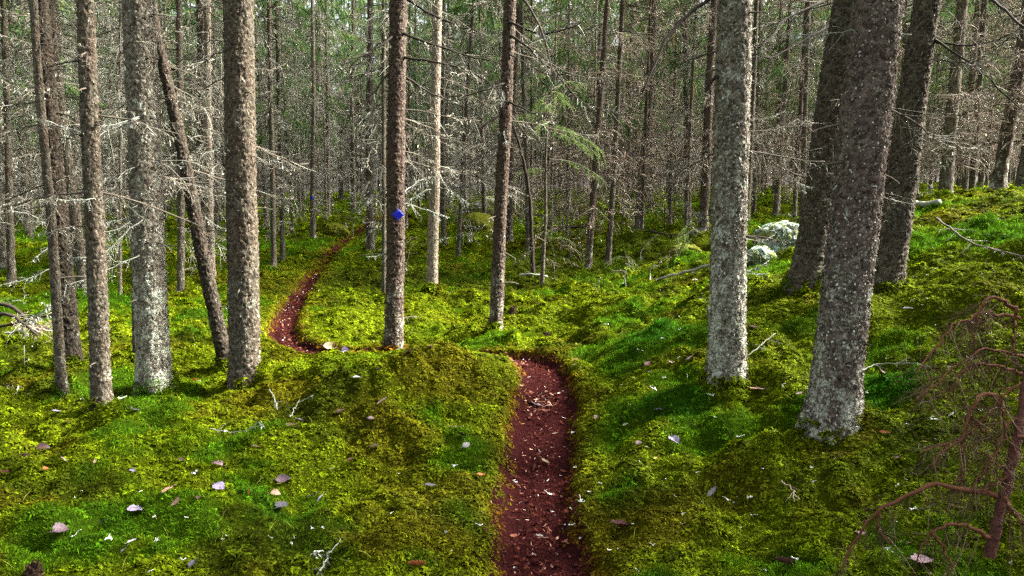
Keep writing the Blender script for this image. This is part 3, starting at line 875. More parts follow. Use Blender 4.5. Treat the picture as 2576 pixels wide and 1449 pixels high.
def bough(mb, rng, pts, r0, r1, n=9, twigs=12, tl=(0.1, 0.35), lichen=30, k=5, jit=0.006, down=0.35, hang=0.3, sub=2, tr=0.0028, tuft=0.02, start=0.12):
    Q, L = polyline(pts, n, rng, jit)
    R = r0 + (r1 - r0) * np.linspace(0, 1, n) ** 0.8
    tubes(mb, Q[None], R[None], k)
    T = np.gradient(Q, axis=0); T /= np.linalg.norm(T, axis=1, keepdims=True) + 1e-9
    allp = [Q]
    if twigs > 0:
        s = rng.uniform(start, 0.98, twigs) * (n - 1)
        i = np.minimum(s.astype(int), n - 2); f = (s - i)[:, None]
        P0 = Q[i] * (1 - f) + Q[i + 1] * f
        t = T[i]
        side = np.cross(t, np.array([0, 0, 1.0])); side /= np.linalg.norm(side, axis=1, keepdims=True) + 1e-9
        sg = rng.choice([-1, 1], twigs)[:, None]
        hm = rng.uniform(size=twigs)[:, None] < hang
        D = t * rng.uniform(0.3, 1.0, (twigs, 1)) + side * sg * np.where(hm, 0.25, 1.0) + np.array([0, 0, -1.0]) * (down * rng.uniform(0, 1, (twigs, 1)) + hm * 0.9) + rng.normal(0, 0.2, (twigs, 3))
        D /= np.linalg.norm(D, axis=1, keepdims=True)
        ln = rng.uniform(tl[0], tl[1], twigs) * (1.15 - 0.55 * s / (n - 1))
        u = np.linspace(0, 1, 4)
        P = P0[:, None, :] + D[:, None, :] * (ln[:, None] * u[None])[:, :, None]
        P[:, :, 2] += (rng.uniform(-0.25, 0.15, twigs) * ln)[:, None] * u[None] ** 2
        P += rng.normal(0, 0.012, P.shape) * (ln[:, None, None] * 2) * u[None, :, None]
        RR = tr * np.array([1.0, 0.8, 0.6, 0.3])[None] * rng.uniform(0.7, 1.3, (twigs, 1))
        tubes(mb, P, RR, 3, mi=1)
        allp.append(P.reshape(-1, 3))
        if sub:
            m = twigs * sub
            ti = rng.integers(0, twigs, m); uu = rng.uniform(0.2, 0.95, m)
            P0s = P[ti, 0] + (P[ti, 3] - P[ti, 0]) * uu[:, None]
            Ds = D[ti] + rng.normal(0, 0.75, (m, 3)) + np.array([0, 0, -0.25]); Ds /= np.linalg.norm(Ds, axis=1, keepdims=True)
            ls = ln[ti] * rng.uniform(0.2, 0.5, m)
            u3 = np.linspace(0, 1, 3)
            Ps = P0s[:, None, :] + Ds[:, None, :] * (ls[:, None] * u3[None])[:, :, None]
            Ps[:, 1] += rng.normal(0, 0.1, (m, 3)) * ls[:, None]
            tubes(mb, Ps, tr * 0.65 * np.array([1.0, 0.7, 0.35])[None] * np.ones((m, 1)), 3, mi=1)
            allp.append(Ps.reshape(-1, 3))
    if lichen > 0:
        A = np.concatenate(allp)
        P0 = A[rng.integers(0, len(A), lichen)]
        leaflets(mb, P0, rng.normal(size=(lichen, 3)) + np.array([0, 0, -0.3]), tuft * rng.uniform(0.5, 1.6, lichen), tuft * 0.4 * rng.uniform(0.6, 1.4, lichen), rng, seg=2, mi=1)
    return Q

def trunk_mesh(name, mat, axis_fn, rad_fn, zs, nth, seed, scale=1.0, flare=0.22):
    """Displaced scaly trunk; axis_fn(z) -> centre, rad_fn(z) -> radius."""
    th = np.linspace(0, 2 * np.pi, nth, endpoint=False)
    Z, TH = np.meshgrid(zs, th, indexing='ij')
    Rr = rad_fn(Z)
    rr = np.maximum(Rr, 0.02)
    X, Y = np.cos(TH) * rr, np.sin(TH) * rr
    a = 0.021 * scale
    wx, wy, wz = X / a + 0.6 * vnoise(X / a / 2, Y / a / 2, Z / a / 2, seed), Y / a, Z / (a * 1.55)
    f1, f2, cid = worley(wx, wy, wz, seed)
    lean_ = np.clip((wz - np.floor(wz)) - 0.5, -0.5, 0.5)
    disp = -0.005 * lean_ + 0.010 * (cid - 0.4) * sstep(0.0, 0.25, f2 - f1) - 0.012 * (1 - sstep(0, 0.15, f2 - f1))
    g1, g2, gid = worley(wx / 2.4 + 7, wy / 2.4, wz / 2.7, seed + 40)
    disp += 0.007 * (gid - 0.5) * sstep(0.0, 0.2, g2 - g1) - 0.006 * (1 - sstep(0, 0.12, g2 - g1))
    disp += 0.007 * fbm(X * 7, Y * 7, Z * 2.2, seed + 9, 2) + 0.005 * fbm(X * 60, Y * 60, Z * 40, seed + 19, 2)
    disp *= scale * np.minimum(1, Rr / 0.08)
    fl = 1 + flare * np.exp(-np.maximum(Z, -0.05) / 0.13) * (1 + 0.45 * np.cos(TH * 5 + seed) * 0.5)
    R2 = Rr * fl + disp
    C = axis_fn(zs)
    V = np.stack([np.cos(TH) * R2, np.sin(TH) * R2, np.zeros_like(R2)], -1) + C[:, None, :]
    mb = MB()
    n, k = len(zs), nth
    i = np.arange(n - 1)[:, None] * k; j = np.arange(k)[None]; j2 = (j + 1) % k
    mb.add(V, f4=np.stack([i + j, i + j2, i + k + j2, i + k + j], -1))
    return mb.mesh(name, mat)

def bark_scales(rng, axis_fn, rad_fn, n, z1, dens_low=True):
    n = int(n * 1.8)
    mb = MB()
    z = z1 * rng.uniform(0, 1, n) ** (1.35 if dens_low else 1.0)
    th = rng.uniform(0, 2 * np.pi, n)
    R = rad_fn(z) * (1 + 0.3 * np.exp(-z / 0.13)) - 0.001
    C = axis_fn(z)
    nr = np.stack([np.cos(th), np.sin(th), np.zeros(n)], 1)
    tg = np.stack([-np.sin(th), np.cos(th), np.zeros(n)], 1)
    up = np.array([0, 0, 1.0])
    w = rng.uniform(0.004, 0.012, n); h = rng.uniform(0.004, 0.014, n)
    tilt = rng.uniform(0.1, 0.9, n); sg = rng.choice([-1, 1], n)
    P = C + nr * R[:, None]
    rot = rng.normal(0, 0.6, n)
    a = tg * np.cos(rot)[:, None] + up[None] * np.sin(rot)[:, None]
    b = -tg * np.sin(rot)[:, None] + up[None] * np.cos(rot)[:, None]
    outw = nr * (h * tilt)[:, None]
    V = np.stack([P - a * w[:, None] / 2, P + a * w[:, None] / 2,
                  P + a * (w * 0.4)[:, None] + b * (h * sg)[:, None] + outw, P - a * (w * 0.3)[:, None] + b * (h * sg * 0.9)[:, None] + outw * 0.7,
                  ], 1)
    F = np.arange(n)[:, None] * 4 + np.arange(4)[None]
    mb.add(V, f4=F)
    return mb

# ---- shared crowns and dead branch tangles
def crown_mesh(seed, z0, z1, spread, dens=1.0, mat=M_NEEDLE):
    rng = np.random.default_rng(seed)
    mb = MB()
    nb = int(50 * dens)
    for i in range(nb):
        t = rng.uniform(0, 1)
        z = z0 + (z1 - z0) * t ** 1.15
        L = spread * (1.05 - t) ** 0.75 * rng.uniform(0.65, 1.1) * (0.55 + 0.45 * min(1, t * 6))
        a = rng.uniform(0, 2 * np.pi)
        d = np.array([math.cos(a), math.sin(a)])
        dr = 0.35 * (1 - t) + 0.05
        pts = [[0, 0, z], [*(d * L * 0.4), z - 0.25 * L * dr], [*(d * L * 0.75), z - L * dr * 0.75], [*(d * L), z - L * dr * 0.85]]
        Q, _ = polyline(pts, 7)
        tubes(mb, Q[None], (0.016 * (1.2 - t) * np.linspace(1, 0.2, 7))[None], 3)
        m = int(34 * (0.4 + L / spread))
        s = rng.uniform(0.15, 1.0, m) * 6
        k = np.minimum(s.astype(int), 5); f = (s - k)[:, None]
        P0 = Q[k] * (1 - f) + Q[k + 1] * f
        dd = np.array([d[0], d[1], 0.0]); side = np.array([-d[1], d[0], 0.0])
        sg = rng.choice([-1, 1], m)[:, None]
        D = dd * rng.uniform(0.2, 0.8, (m, 1)) + side * sg * rng.uniform(0.2, 1.0, (m, 1)) + np.array([0, 0, -1.0]) * rng.uniform(0.15, 1.2, (m, 1))
        leaflets(mb, P0, D, rng.uniform(0.16, 0.48, m), rng.uniform(0.02, 0.05, m), rng, seg=2, droop=0.35)
    return mb.mesh('crown', mat)

def tangle_mesh(seed, z0, z1, nb, lo, hi, mat, lich=14, twg=13):
    rng = np.random.default_rng(seed)
    mb = MB()
    for i in range(nb):
        t = rng.uniform(0, 1)
        z = z0 + (z1 - z0) * t
        L = (lo + (hi - lo) * (0.25 + 0.75 * t)) * rng.uniform(0.4, 1.2)
        a = rng.uniform(0, 2 * np.pi)
        d = np.array([math.cos(a), math.sin(a)])
        sl = rng.uniform(0.1, 0.55)
        cv = rng.normal(0, 0.12)
        e = np.array([-d[1], d[0]])
        pts = [[0, 0, z], [*((d + e * cv * 0.3) * L * 0.35), z - sl * L * 0.22], [*((d + e * cv) * L * 0.7), z - sl * L * 0.6], [*((d + e * cv * 1.6) * L), z - sl * L * (0.75 + 0.1 * rng.normal())]]
        bough(mb, rng, pts, 0.011 * rng.uniform(0.6, 1.2), 0.003, n=6, twigs=int(twg * (0.5 + L / hi)), tl=(0.12, 0.5), lichen=lich, k=3, jit=0.012, hang=0.4, sub=2, tr=0.0042, tuft=0.045)
    return mb.mesh('dead_branch_tangle', [M_STEM, mat])

TANGLE = {
    'pale': [tangle_mesh(201 + i, 1.0, 8.5, 84, 0.5, 1.9, M_TWIG) for i in range(3)],
    'brown': [tangle_mesh(231 + i, 0.9, 8.5, 92, 0.5, 1.9, M_TWIG_B) for i in range(3)],
    'short': [tangle_mesh(261 + i, 0.7, 8.0, 84, 0.3, 1.1, M_TWIG) for i in range(2)],
}
CROWN = [crown_mesh(301 + i, z0, 18.5, sp) for i, (z0, sp) in enumerate([(6.5, 2.0), (8.0, 1.8), (5.2, 1.9), (9.0, 1.7)])]
CROWN_LOW = [crown_mesh(331 + i, 3.8, 15.0, 1.9, 1.1) for i in range(2)]

def straight_trunk(seed, mat, nth=16):
    rng = np.random.default_rng(seed)
    ph = rng.uniform(0, 6, 4)
    zs = np.concatenate([np.arange(-0.4, 7, 0.09), np.arange(7, 18.6, 0.5)])
    ax = lambda z: np.stack([0.03 * np.sin(z * 0.7 + ph[0]) - 0.03 * np.sin(ph[0]) + 0 * z, 0.03 * np.sin(z * 0.55 + ph[1]) - 0.03 * np.sin(ph[1]), z], -1)
    rd = lambda z: np.maximum(0.1 * (1 - np.maximum(z, 0) / 19.5), 0.006)
    return trunk_mesh('trunk', mat, ax, rd, zs, nth, seed, scale=1.3, flare=0.3)
TRUNK = {k: [straight_trunk(400 + 7 * i + j, m) for j in range(2)] for i, (k, m) in enumerate(BARK.items())}

def slim_tree(name, loc, dia, bark, label, group=None, lean=None, tangle='pale', crown=None, seed=0, zscale=1.0, cat='tree'):
    rng = np.random.default_rng(seed + 5000)
    root = link(name, None, loc=loc, label=label, category=cat, group=group)
    root.rotation_euler = (0, 0, float(rng.uniform(0, 6.28)))
    if lean is not None:
        root.rotation_mode = 'QUATERNION'
        q = Vector((0, 0, 1)).rotation_difference(Vector(lean))
        root.rotation_quaternion = q @ Matrix.Rotation(float(rng.uniform(0, 6.28)), 3, 'Z').to_quaternion()
    kx = dia / 0.2
    link('trunk', TRUNK[bark][seed % 2], root, scale=(kx, kx, zscale))
    tg = TANGLE[tangle]
    s = float(rng.uniform(0.8, 1.15)) * (0.75 + 0.25 * min(1.5, kx))
    link('dead_branch_tangle', tg[seed % len(tg)], root, scale=(s, s, zscale), rot=(0, 0, rng.uniform(0, 6.28)), kind='stuff')
    if crown is not None and not in_gap(loc[0], loc[1]):
        link('crown', crown, root, scale=(s, s, zscale), rot=(0, 0, rng.uniform(0, 6.28)), kind='stuff')
    return root

def floor_z(x, y):
    return float(ground_h(np.array([x]), np.array([y]))[0])

# ---- the near trees
HERO_OBJ = []
def hero_tree(i, spec):
    label, ub, vb, ut, vt, d, wb, wt, bark, flakes = spec
    rng = np.random.default_rng(700 + i)
    B = place(ub, vb, d)
    ztop_pt = place(ut, vt, d)
    B[2] = floor_z(B[0], B[1]) if not (abs(floor_z(B[0], B[1]) - B[2]) < 0.03) else B[2]
    ht = ztop_pt[2] - B[2]
    rb, rt = 0.5 * wb / FPX * d, 0.5 * wt / FPX * d
    dv = (ztop_pt - B) / ht
    wob = rng.normal(0, 0.012, 4); ph = rng.uniform(0, 6, 4)
    def ax(z):
        z = np.asarray(z, float)
        zz = np.minimum(z, ht) + 0.55 * np.maximum(z - ht, 0)
        w = np.clip(z / ht, 0, 1) * (1 - np.clip(z / ht, 0, 1)) * 4
        return np.stack([dv[0] * zz + wob[0] * np.sin(z * 2 + ph[0]) * w, dv[1] * zz + wob[1] * np.sin(z * 2 + ph[1]) * w, z], -1)
    def rd(z):
        z = np.asarray(z, float)
        lo = rb + (rt - rb) * np.clip(z / ht, -0.2, 1)
        hi = rt * np.clip(1 - (z - ht) / (17.5 - ht), 0.03, 1)
        return np.where(z < ht, lo, hi)
    root = link('spruce_tree', None, loc=B, label=label, category='tree')
    big = wb > 30
    dz = 0.013 if big else 0.03
    zs = np.concatenate([np.arange(-0.35, ht + 0.5, dz), np.arange(ht + 0.5, 17.4, 0.5)])
    nth = int(np.clip(2 * np.pi * rb / 0.0105, 20, 96))
    link('trunk', trunk_mesh('trunk', BARK[bark], ax, rd, zs, nth, 40 + i, scale=1.0 if big else 0.6), root)
    if flakes:
        m = M_FLAKE_P if bark in ('lichen', 'purple', 'pale') else M_FLAKE_B
        link('bark_scales', bark_scales(rng, ax, rd, flakes, ht + 0.1, bark in ('lichen', 'purple')).mesh('bark_scales', m), root, kind='stuff')
    # knots and short snapped snags
    mb = MB(); 
    nk = 10 if big else 5
    for _ in range(nk):
        z = rng.uniform(0.35, ht); a = rng.uniform(0, 6.28)
        c = ax(z); r = float(rd(z))
        dd = np.array([math.cos(a), math.sin(a), rng.uniform(-0.35, 0.1)])
        L = rng.uniform(0.03, 0.12) if rng.uniform() < 0.6 else rng.uniform(0.12, 0.3)
        pts = [c + dd * r * 0.8, c + dd * (r + L * 0.5), c + dd * (r + L) + [0, 0, -0.1 * L]]
        bough(mb, rng, pts, 0.008 * (0.6 + r * 4), 0.004, n=4, twigs=0 if L < 0.12 else 3, tl=(0.03, 0.08), lichen=6, k=5, jit=0.002, tuft=0.014, tr=0.0018)
    link('snag', mb.mesh('snag', [M_STEM_G, M_TWIG_B if bark in ('red', 'purple') else M_TWIG]), root, kind='stuff')
    if not in_gap(B[0], B[1]): link('crown', CROWN[i % 4], root, loc=ax(6.0) - [0, 0, 6.0], rot=(0, 0, rng.uniform(0, 6.28)), kind='stuff')
    HERO_OBJ.append(dict(root=root, B=B, ax=ax, rd=rd, ht=ht, d=d, rng=rng))

for i, sp in enumerate(HERO): hero_tree(i, sp)

# boughs: (tree index, [(u, v) ...], radius start mm, distance offset at the tip, material, twigs, lichen)
DK, PL, TW = M_BOUGH, M_PALE, M_TWIG
BOUGHS = [
    (7, [(1015, -12), (1027, 0), (1090, 39), (1168, 69), (1203, 78)], 13, -0.5, DK, 22, 60),
    (7, [(1012, 82), (1022, 88), (1090, 113), (1182, 141), (1260, 159)], 11, -0.4, DK, 30, 90),
    (7, [(1010, 143), (1023, 146), (1129, 162), (1189, 183), (1239, 212), (1262, 245)], 10, -0.3, DK, 34, 120),
    (7, [(990, 92), (981, 95), (921, 138), (865, 152), (847, 176)], 9, -0.5, DK, 16, 40),
    (7, [(985, 186), (974, 190), (932, 243), (893, 282), (858, 335)], 8, -0.3, DK, 22, 60),
    (7, [(1008, 188), (1022, 194), (1062, 222), (1105, 243), (1150, 262)], 10, 0.2, DK, 24, 60),
    (7, [(1005, 300), (1020, 307), (1075, 338), (1120, 342)], 7, 0.4, TW, 22, 90),
    (7, [(985, 330), (970, 342), (940, 365), (915, 420)], 7, -0.3, TW, 20, 80),
    (7, [(1000, 480), (1022, 478), (1055, 455), (1110, 440)], 7, 0.5, PL, 24, 120),
    (7, [(980, 480), (962, 480), (930, 500), (900, 535)], 7, -0.2, PL, 22, 110),
    (7, [(1005, 515), (1025, 512), (1080, 530), (1130, 548)], 6, 0.4, PL, 14, 60),
    (7, [(980, 635), (966, 638), (940, 645), (920, 646)], 4, -0.2, PL, 5, 18),
    (8, [(1095, 330), (1120, 320), (1150, 305), (1180, 296)], 6, -0.5, TW, 18, 60),
    (8, [(1092, 475), (1075, 478), (1045, 495), (1020, 512)], 6, -0.5, PL, 20, 90),
    (8, [(1095, 470), (1120, 475), (1150, 492), (1180, 515)], 6, -0.4, PL, 18, 80),
    (8, [(1095, 420), (1120, 425), (1160, 430), (1200, 428)], 6, -0.4, TW, 18, 80),
    (8, [(1098, 200), (1130, 195), (1170, 180), (1210, 188)], 6, -0.4, TW, 22, 80),
    (8, [(1088, 600), (1100, 602), (1130, 598)], 4, -0.2, PL, 5, 12),
    (9, [(1275, 208), (1263, 212), (1189, 236), (1115, 243), (1080, 238)], 10, -0.4, DK, 26, 90),
    (9, [(1268, 286), (1253, 293), (1182, 332), (1108, 335), (1075, 325)], 9, -0.4, DK, 26, 100),
    (9, [(1262, 360), (1253, 367), (1203, 395), (1168, 420), (1150, 428)], 8, -0.3, DK, 20, 60),
    (9, [(1280, 55), (1292, 60), (1363, 85), (1437, 69), (1470, 50)], 11, -0.6, DK, 26, 60),
    (9, [(1280, 88), (1292, 95), (1349, 138), (1401, 190), (1472, 261), (1560, 282)], 11, -0.7, DK, 40, 130),
    (9, [(1285, -30), (1322, 3), (1363, 81), (1387, 166), (1401, 197)], 10, -0.8, DK, 20, 40),
    (9, [(1275, 254), (1292, 261), (1338, 282), (1377, 289), (1420, 292)], 9, -0.5, DK, 20, 50),
    (9, [(1272, 135), (1290, 141), (1340, 170), (1380, 188), (1440, 185)], 8, -0.5, DK, 22, 60),
    (9, [(1265, 380), (1250, 385), (1225, 430), (1200, 455)], 6, -0.2, TW, 16, 50),
    (9, [(1264, 210), (1263, 225), (1262, 245), (1260, 264)], 5, -0.25, PL, 8, 50),
    (9, [(1268, 300), (1268, 325), (1272, 350), (1278, 365)], 5, -0.25, PL, 8, 40),
    (10, [(1830, -40), (1782, 0), (1719, 46), (1677, 99), (1645, 169), (1613, 236)], 17, -0.5, DK, 5, 6),
    (10, [(1820, 186), (1800, 194), (1786, 212), (1780, 220)], 16, -0.1, DK, 0, 0),
    (10, [(1815, 185), (1800, 194), (1786, 212), (1789, 240)], 10, -0.15, DK, 2, 4),
    (10, [(1805, 566), (1786, 560), (1750, 535), (1726, 507)], 9, -0.2, PL, 6, 40),
    (10, [(1800, 575), (1780, 572), (1755, 575), (1735, 585)], 5, -0.15, PL, 8, 30),
    (10, [(1880, 305), (1895, 301), (1935, 297), (1975, 280)], 6, 0.4, TW, 14, 40),
    (10, [(1878, 330), (1895, 328), (1951, 325), (2010, 300)], 6, 0.5, TW, 16, 50),
    (10, [(1870, 600), (1885, 602), (1915, 606), (1950, 592)], 5, 0.3, PL, 6, 20),
    (10, [(1865, 682), (1885, 680), (1920, 665), (1935, 655)], 6, 0.2, PL, 8, 40),
    (10, [(1865, 688), (1885, 688), (1905, 690), (1925, 688)], 5, 0.2, PL, 5, 24),
    (10, [(1800, 870), (1778, 760), (1772, 750)], 8, -0.15, PL, 4, 30),
    (12, [(2160, -60), (2110, -20), (2060, 10), (1972, 49), (1940, 95), (1901, 122)], 13, -1.0, DK, 10, 20),
    (12, [(2105, 60), (2088, 65), (2060, 81), (1989, 120), (1943, 145), (1901, 138)], 11, -0.7, DK, 14, 40),
    (12, [(2080, 243), (2065, 247), (2032, 289), (2014, 314), (1951, 325), (1891, 328)], 9, -0.6, DK, 18, 60),
    (12, [(2065, 368), (2046, 374), (2007, 392), (1968, 420), (1950, 432)], 8, -0.5, DK, 10, 30),
    (12, [(2060, 452), (2025, 445), (1985, 432), (1947, 413)], 19, -0.5, M_TWIG_B, 6, 20),
    (12, [(2062, 461), (2039, 473), (2010, 462), (1989, 445)], 8, -0.4, PL, 14, 60),
    (12, [(2060, 540), (2030, 541), (1985, 541), (1945, 540)], 5, -0.4, DK, 3, 8),
    (12, [(2050, 600), (2000, 612), (1950, 605), (1890, 600)], 5, -0.5, DK, 8, 12),
    (11, [(2170, 74), (2145, 78), (2090, 84), (2032, 88), (1961, 83)], 7, -0.3, PL, 10, 40),
    (11, [(2220, 82), (2240, 85), (2265, 87), (2293, 86)], 8, 0.15, PL, 5, 30),
    (13, [(2350, 100), (2367, 109), (2455, 113), (2520, 95), (2590, 60)], 9, -0.5, DK, 22, 50),
    (13, [(2348, 98), (2363, 106), (2410, 140), (2469, 180), (2543, 254), (2600, 300)], 10, -0.7, DK, 24, 50),
    (13, [(2340, 148), (2358, 150), (2440, 158), (2480, 140), (2560, 80)], 8, -0.4, DK, 22, 60),
    (13, [(2300, 368), (2314, 374), (2385, 392), (2440, 382), (2487, 363)], 8, -0.3, TW, 16, 50),
    (13, [(2310, 285), (2325, 290), (2380, 270), (2440, 240), (2500, 235)], 8, -0.4, TW, 22, 70),
    (13, [(2290, 440), (2305, 445), (2350, 425), (2390, 412)], 6, -0.3, PL, 14, 50),
    (13, [(2280, 480), (2298, 487), (2330, 485), (2345, 465)], 5, -0.2, PL, 10, 40),
    (13, [(2365, 30), (2390, 33), (2430, 85), (2465, 120), (2469, 177)], 8, -0.6, TW, 14, 20),
    (13, [(2350, -60), (2420, -40), (2494, 0), (2540, 35), (2600, 90)], 15, -1.2, DK, 18, 20),
    (13, [(2300, 330), (2318, 337), (2365, 350), (2420, 320), (2470, 300)], 7, -0.4, TW, 18, 60),
    (3, [(350, 292), (342, 298), (268, 318), (208, 332), (152, 318), (116, 300)], 9, -0.9, PL, 24, 120),
    (3, [(355, 295), (342, 300), (261, 335), (226, 356), (169, 356)], 9, -0.7, PL, 24, 130),
    (3, [(375, 290), (388, 298), (455, 314), (500, 321), (540, 330)], 8, -0.4, TW, 18, 70),
    (3, [(380, 404), (395, 409), (430, 414), (462, 420)], 7, -0.2, PL, 8, 40),
    (3, [(362, 410), (353, 413), (310, 434), (296, 452)], 8, -0.3, PL, 8, 40),
    (3, [(372, 105), (390, 106), (430, 104), (470, 106)], 7, -0.3, TW, 12, 40),
    (3, [(372, 72), (390, 74), (430, 80), (480, 70)], 6, -0.2, TW, 12, 40),
    (3, [(395, 240), (420, 243), (470, 252), (530, 248)], 7, 0.3, TW, 16, 50),
    (3, [(372, 548), (360, 553), (310, 592), (268, 630), (243, 645), (183, 648)], 10, -0.6, PL, 18, 130),
    (3, [(360, 642), (346, 645), (282, 673), (226, 701), (159, 719)], 9, -0.6, PL, 18, 120),
    (3, [(345, 552), (328, 556), (293, 578), (233, 586)], 6, -0.4, PL, 12, 60),
    (3, [(345, 547), (325, 549), (290, 555), (265, 562)], 6, -0.3, PL, 12, 60),
    (3, [(345, 168), (335, 178), (320, 183), (312, 165)], 7, -0.2, PL, 6, 30),
    (2, [(250, 492), (261, 496), (300, 500), (332, 511)], 6, -0.2, TW, 8, 30),
    (2, [(240, 498), (229, 500), (190, 503), (141, 502)], 6, -0.4, PL, 12, 60),
    (2, [(225, 5), (240, 10), (275, 5), (310, -10)], 8, -0.3, TW, 12, 30),
    (2, [(225, 55), (240, 54), (270, 60), (300, 70)], 6, 0.3, TW, 10, 30),
    (2, [(215, 120), (200, 115), (160, 90), (110, 60)], 7, -0.4, TW, 16, 40),
    (2, [(240, 280), (255, 278), (300, 280), (340, 282)], 6, 0.3, TW, 12, 40),
    (0, [(125, 330), (112, 320), (90, 290), (70, 260)], 7, -0.3, TW, 14, 50),
    (0, [(140, 672), (127, 676), (70, 701), (0, 717)], 7, -0.4, PL, 14, 70),
    (0, [(140, 615), (127, 620), (100, 640), (80, 655)], 5, -0.3, PL, 8, 40),
    (0, [(135, 390), (120, 390), (80, 388), (30, 400)], 6, -0.4, TW, 14, 50),
    (0, [(140, 440), (160, 450), (200, 430), (240, 440)], 6, -0.2, TW, 12, 40),
    (0, [(110, 140), (95, 130), (50, 100), (-10, 90)], 7, -0.5, TW, 18, 60),
    (0, [(120, 240), (105, 230), (60, 225), (0, 200)], 7, -0.5, TW, 18, 60),
    (0, [(105, 50), (90, 40), (40, 35), (-20, 10)], 7, -0.5, TW, 18, 60),
    (0, [(145, 560), (120, 565), (80, 540), (20, 530)], 6, -0.5, PL, 16, 60),
    (6, [(590, 607), (575, 609), (522, 607), (490, 580)], 6, -0.2, TW, 8, 20),
    (6, [(580, 366), (568, 370), (530, 380), (494, 399)], 7, -0.3, PL, 12, 60),
    (6, [(628, 400), (642, 402), (670, 403), (702, 402)], 5, -0.1, PL, 6, 24),
    (6, [(580, 52), (566, 53), (540, 50), (510, 48)], 5, -0.2, TW, 6, 20),
    (6, [(630, 175), (645, 172), (680, 176), (720, 160)], 6, 0.4, TW, 14, 40),
    (6, [(580, 268), (560, 275), (520, 272), (480, 262)], 6, 0.3, TW, 12, 40),
    (5, [(500, 545), (520, 550), (545, 570), (570, 575)], 5, -0.1, PL, 6, 20),
    (5, [(420, 260), (440, 280), (480, 276), (520, 280)], 5, 0.2, TW, 12, 40),
    (5, [(440, 370), (460, 385), (500, 400), (530, 396)], 5, 0.2, TW, 12, 40),
]
for ti, pts, r_mm, doff, mat, ntw, nli in BOUGHS:
    H = HERO_OBJ[ti]
    d0 = H['d']
    n = len(pts)
    P = np.array([place(u, v, d0 + doff * (j / (n - 1))) for j, (u, v) in enumerate(pts)]) - H['B']
    rng = H['rng']
    mb = MB()
    r0 = r_mm / 1000.0 * d0 / 6.5 * (1.3 if mat is DK else 0.68)
    reach = float(np.linalg.norm(P[-1] - P[0]))
    bough(mb, rng, P, r0, max(0.0022, r0 * 0.3), n=14, twigs=int(ntw * 1.3), tl=(0.06 * min(1, reach), 0.30 * min(1.3, reach)), lichen=int(nli * (1.1 if mat is DK else 1.6)), k=6, jit=0.004 * d0 / 7,
          down=0.25, hang=0.3, sub=2 if ntw > 8 else 1, tr=0.0024 * d0 / 7, tuft=0.0145 * (d0 / 6.5), start=0.22)
    link('branch', mb.mesh('branch', [M_STEM if mat is DK else (M_PALE if mat is PL else M_STEM_G), mat]), H['root'])

# extra free dead boughs on near trees, higher up and behind, so that the stems carry whorls all round
for ti, H in enumerate(HERO_OBJ):
    rng = H['rng']
    nb = {0: 7, 1: 4, 2: 5, 3: 5, 4: 6, 5: 5, 6: 3, 7: 8, 8: 14, 9: 12, 10: 4, 11: 2, 12: 7, 13: 13}[ti]
    for j in range(nb):
        z = rng.uniform(1.3, H['ht'] + 0.6)
        a = rng.uniform(0.1, 3.04)             # away from the camera side
        L = rng.uniform(0.4, 1.3)
        c = H['ax'](z); d = np.array([math.cos(a), math.sin(a), 0])
        sl = rng.uniform(0.1, 0.4)
        pts = [c, c + d * L * 0.4 + [0, 0, -sl * L * 0.3], c + d * L * 0.75 + [0, 0, -sl * L * 0.7], c + d * L + [0, 0, -sl * L * 0.75]]
        mb = MB()
        bough(mb, rng, pts, 0.009, 0.003, n=9, twigs=16, tl=(0.08, 0.35), lichen=50, k=5, jit=0.006, sub=2, tr=0.003, tuft=0.024)
        link('branch', mb.mesh('branch', [M_STEM_G, M_TWIG]), H['root'])

# ---- slim trees further back that can be told apart
for i, (ub, vb, ut, d, w, bark, label) in enumerate(MID):
    B = place(ub, vb, d)
    T = place(ut, 0, d)
    lean = (T - B) / np.linalg.norm(T - B)
    B[2] = floor_z(B[0], B[1])
    tg = 'brown' if bark in ('red',) or ub > 1450 else 'pale'
    if w < 14: tg = 'short'
    slim_tree('spruce_tree', B, w / FPX * d * 0.95, bark, label, lean=lean, tangle=tg, crown=CROWN[i % 4], seed=i)

# ---- the dense stand behind: every tree a thing of its own, alike ones share a label by zone
ZONES = [
    (-400, 90, 'left of the dark far-left trunk'), (90, 225, 'between the dark and slim trunks at left'), (225, 330, 'left of the thick lichen-footed trunk'),
    (330, 460, 'behind the top of the leaning trunk'), (460, 640, 'behind the straight brown trunk'), (640, 800, 'left of the far footpath'), (800, 1000, 'beyond the end of the footpath'),
    (1000, 1160, 'behind the pale trunk'), (1160, 1300, 'behind the slender central trunk'), (1300, 1440, 'behind the young green spruce'), (1440, 1590, 'behind the two dark right-leaning stems'),
    (1590, 1800, 'left of the lichen-scaled trunk'), (1800, 1960, 'right of the lichen-scaled trunk'), (1960, 2120, 'behind the pale lichened boulder'), (2120, 2300, 'behind the purplish trunk'),
    (2300, 2440, 'on the right crest by the leaning trunk'), (2440, 3000, 'at the right edge beyond the crest'),
]
rb = np.random.default_rng(99)
placed = [place(m[0], m[1], m[3])[:2] for m in MID] + [place(h[1], h[2], h[5])[:2] for h in HERO]
count = 0
tries = 0
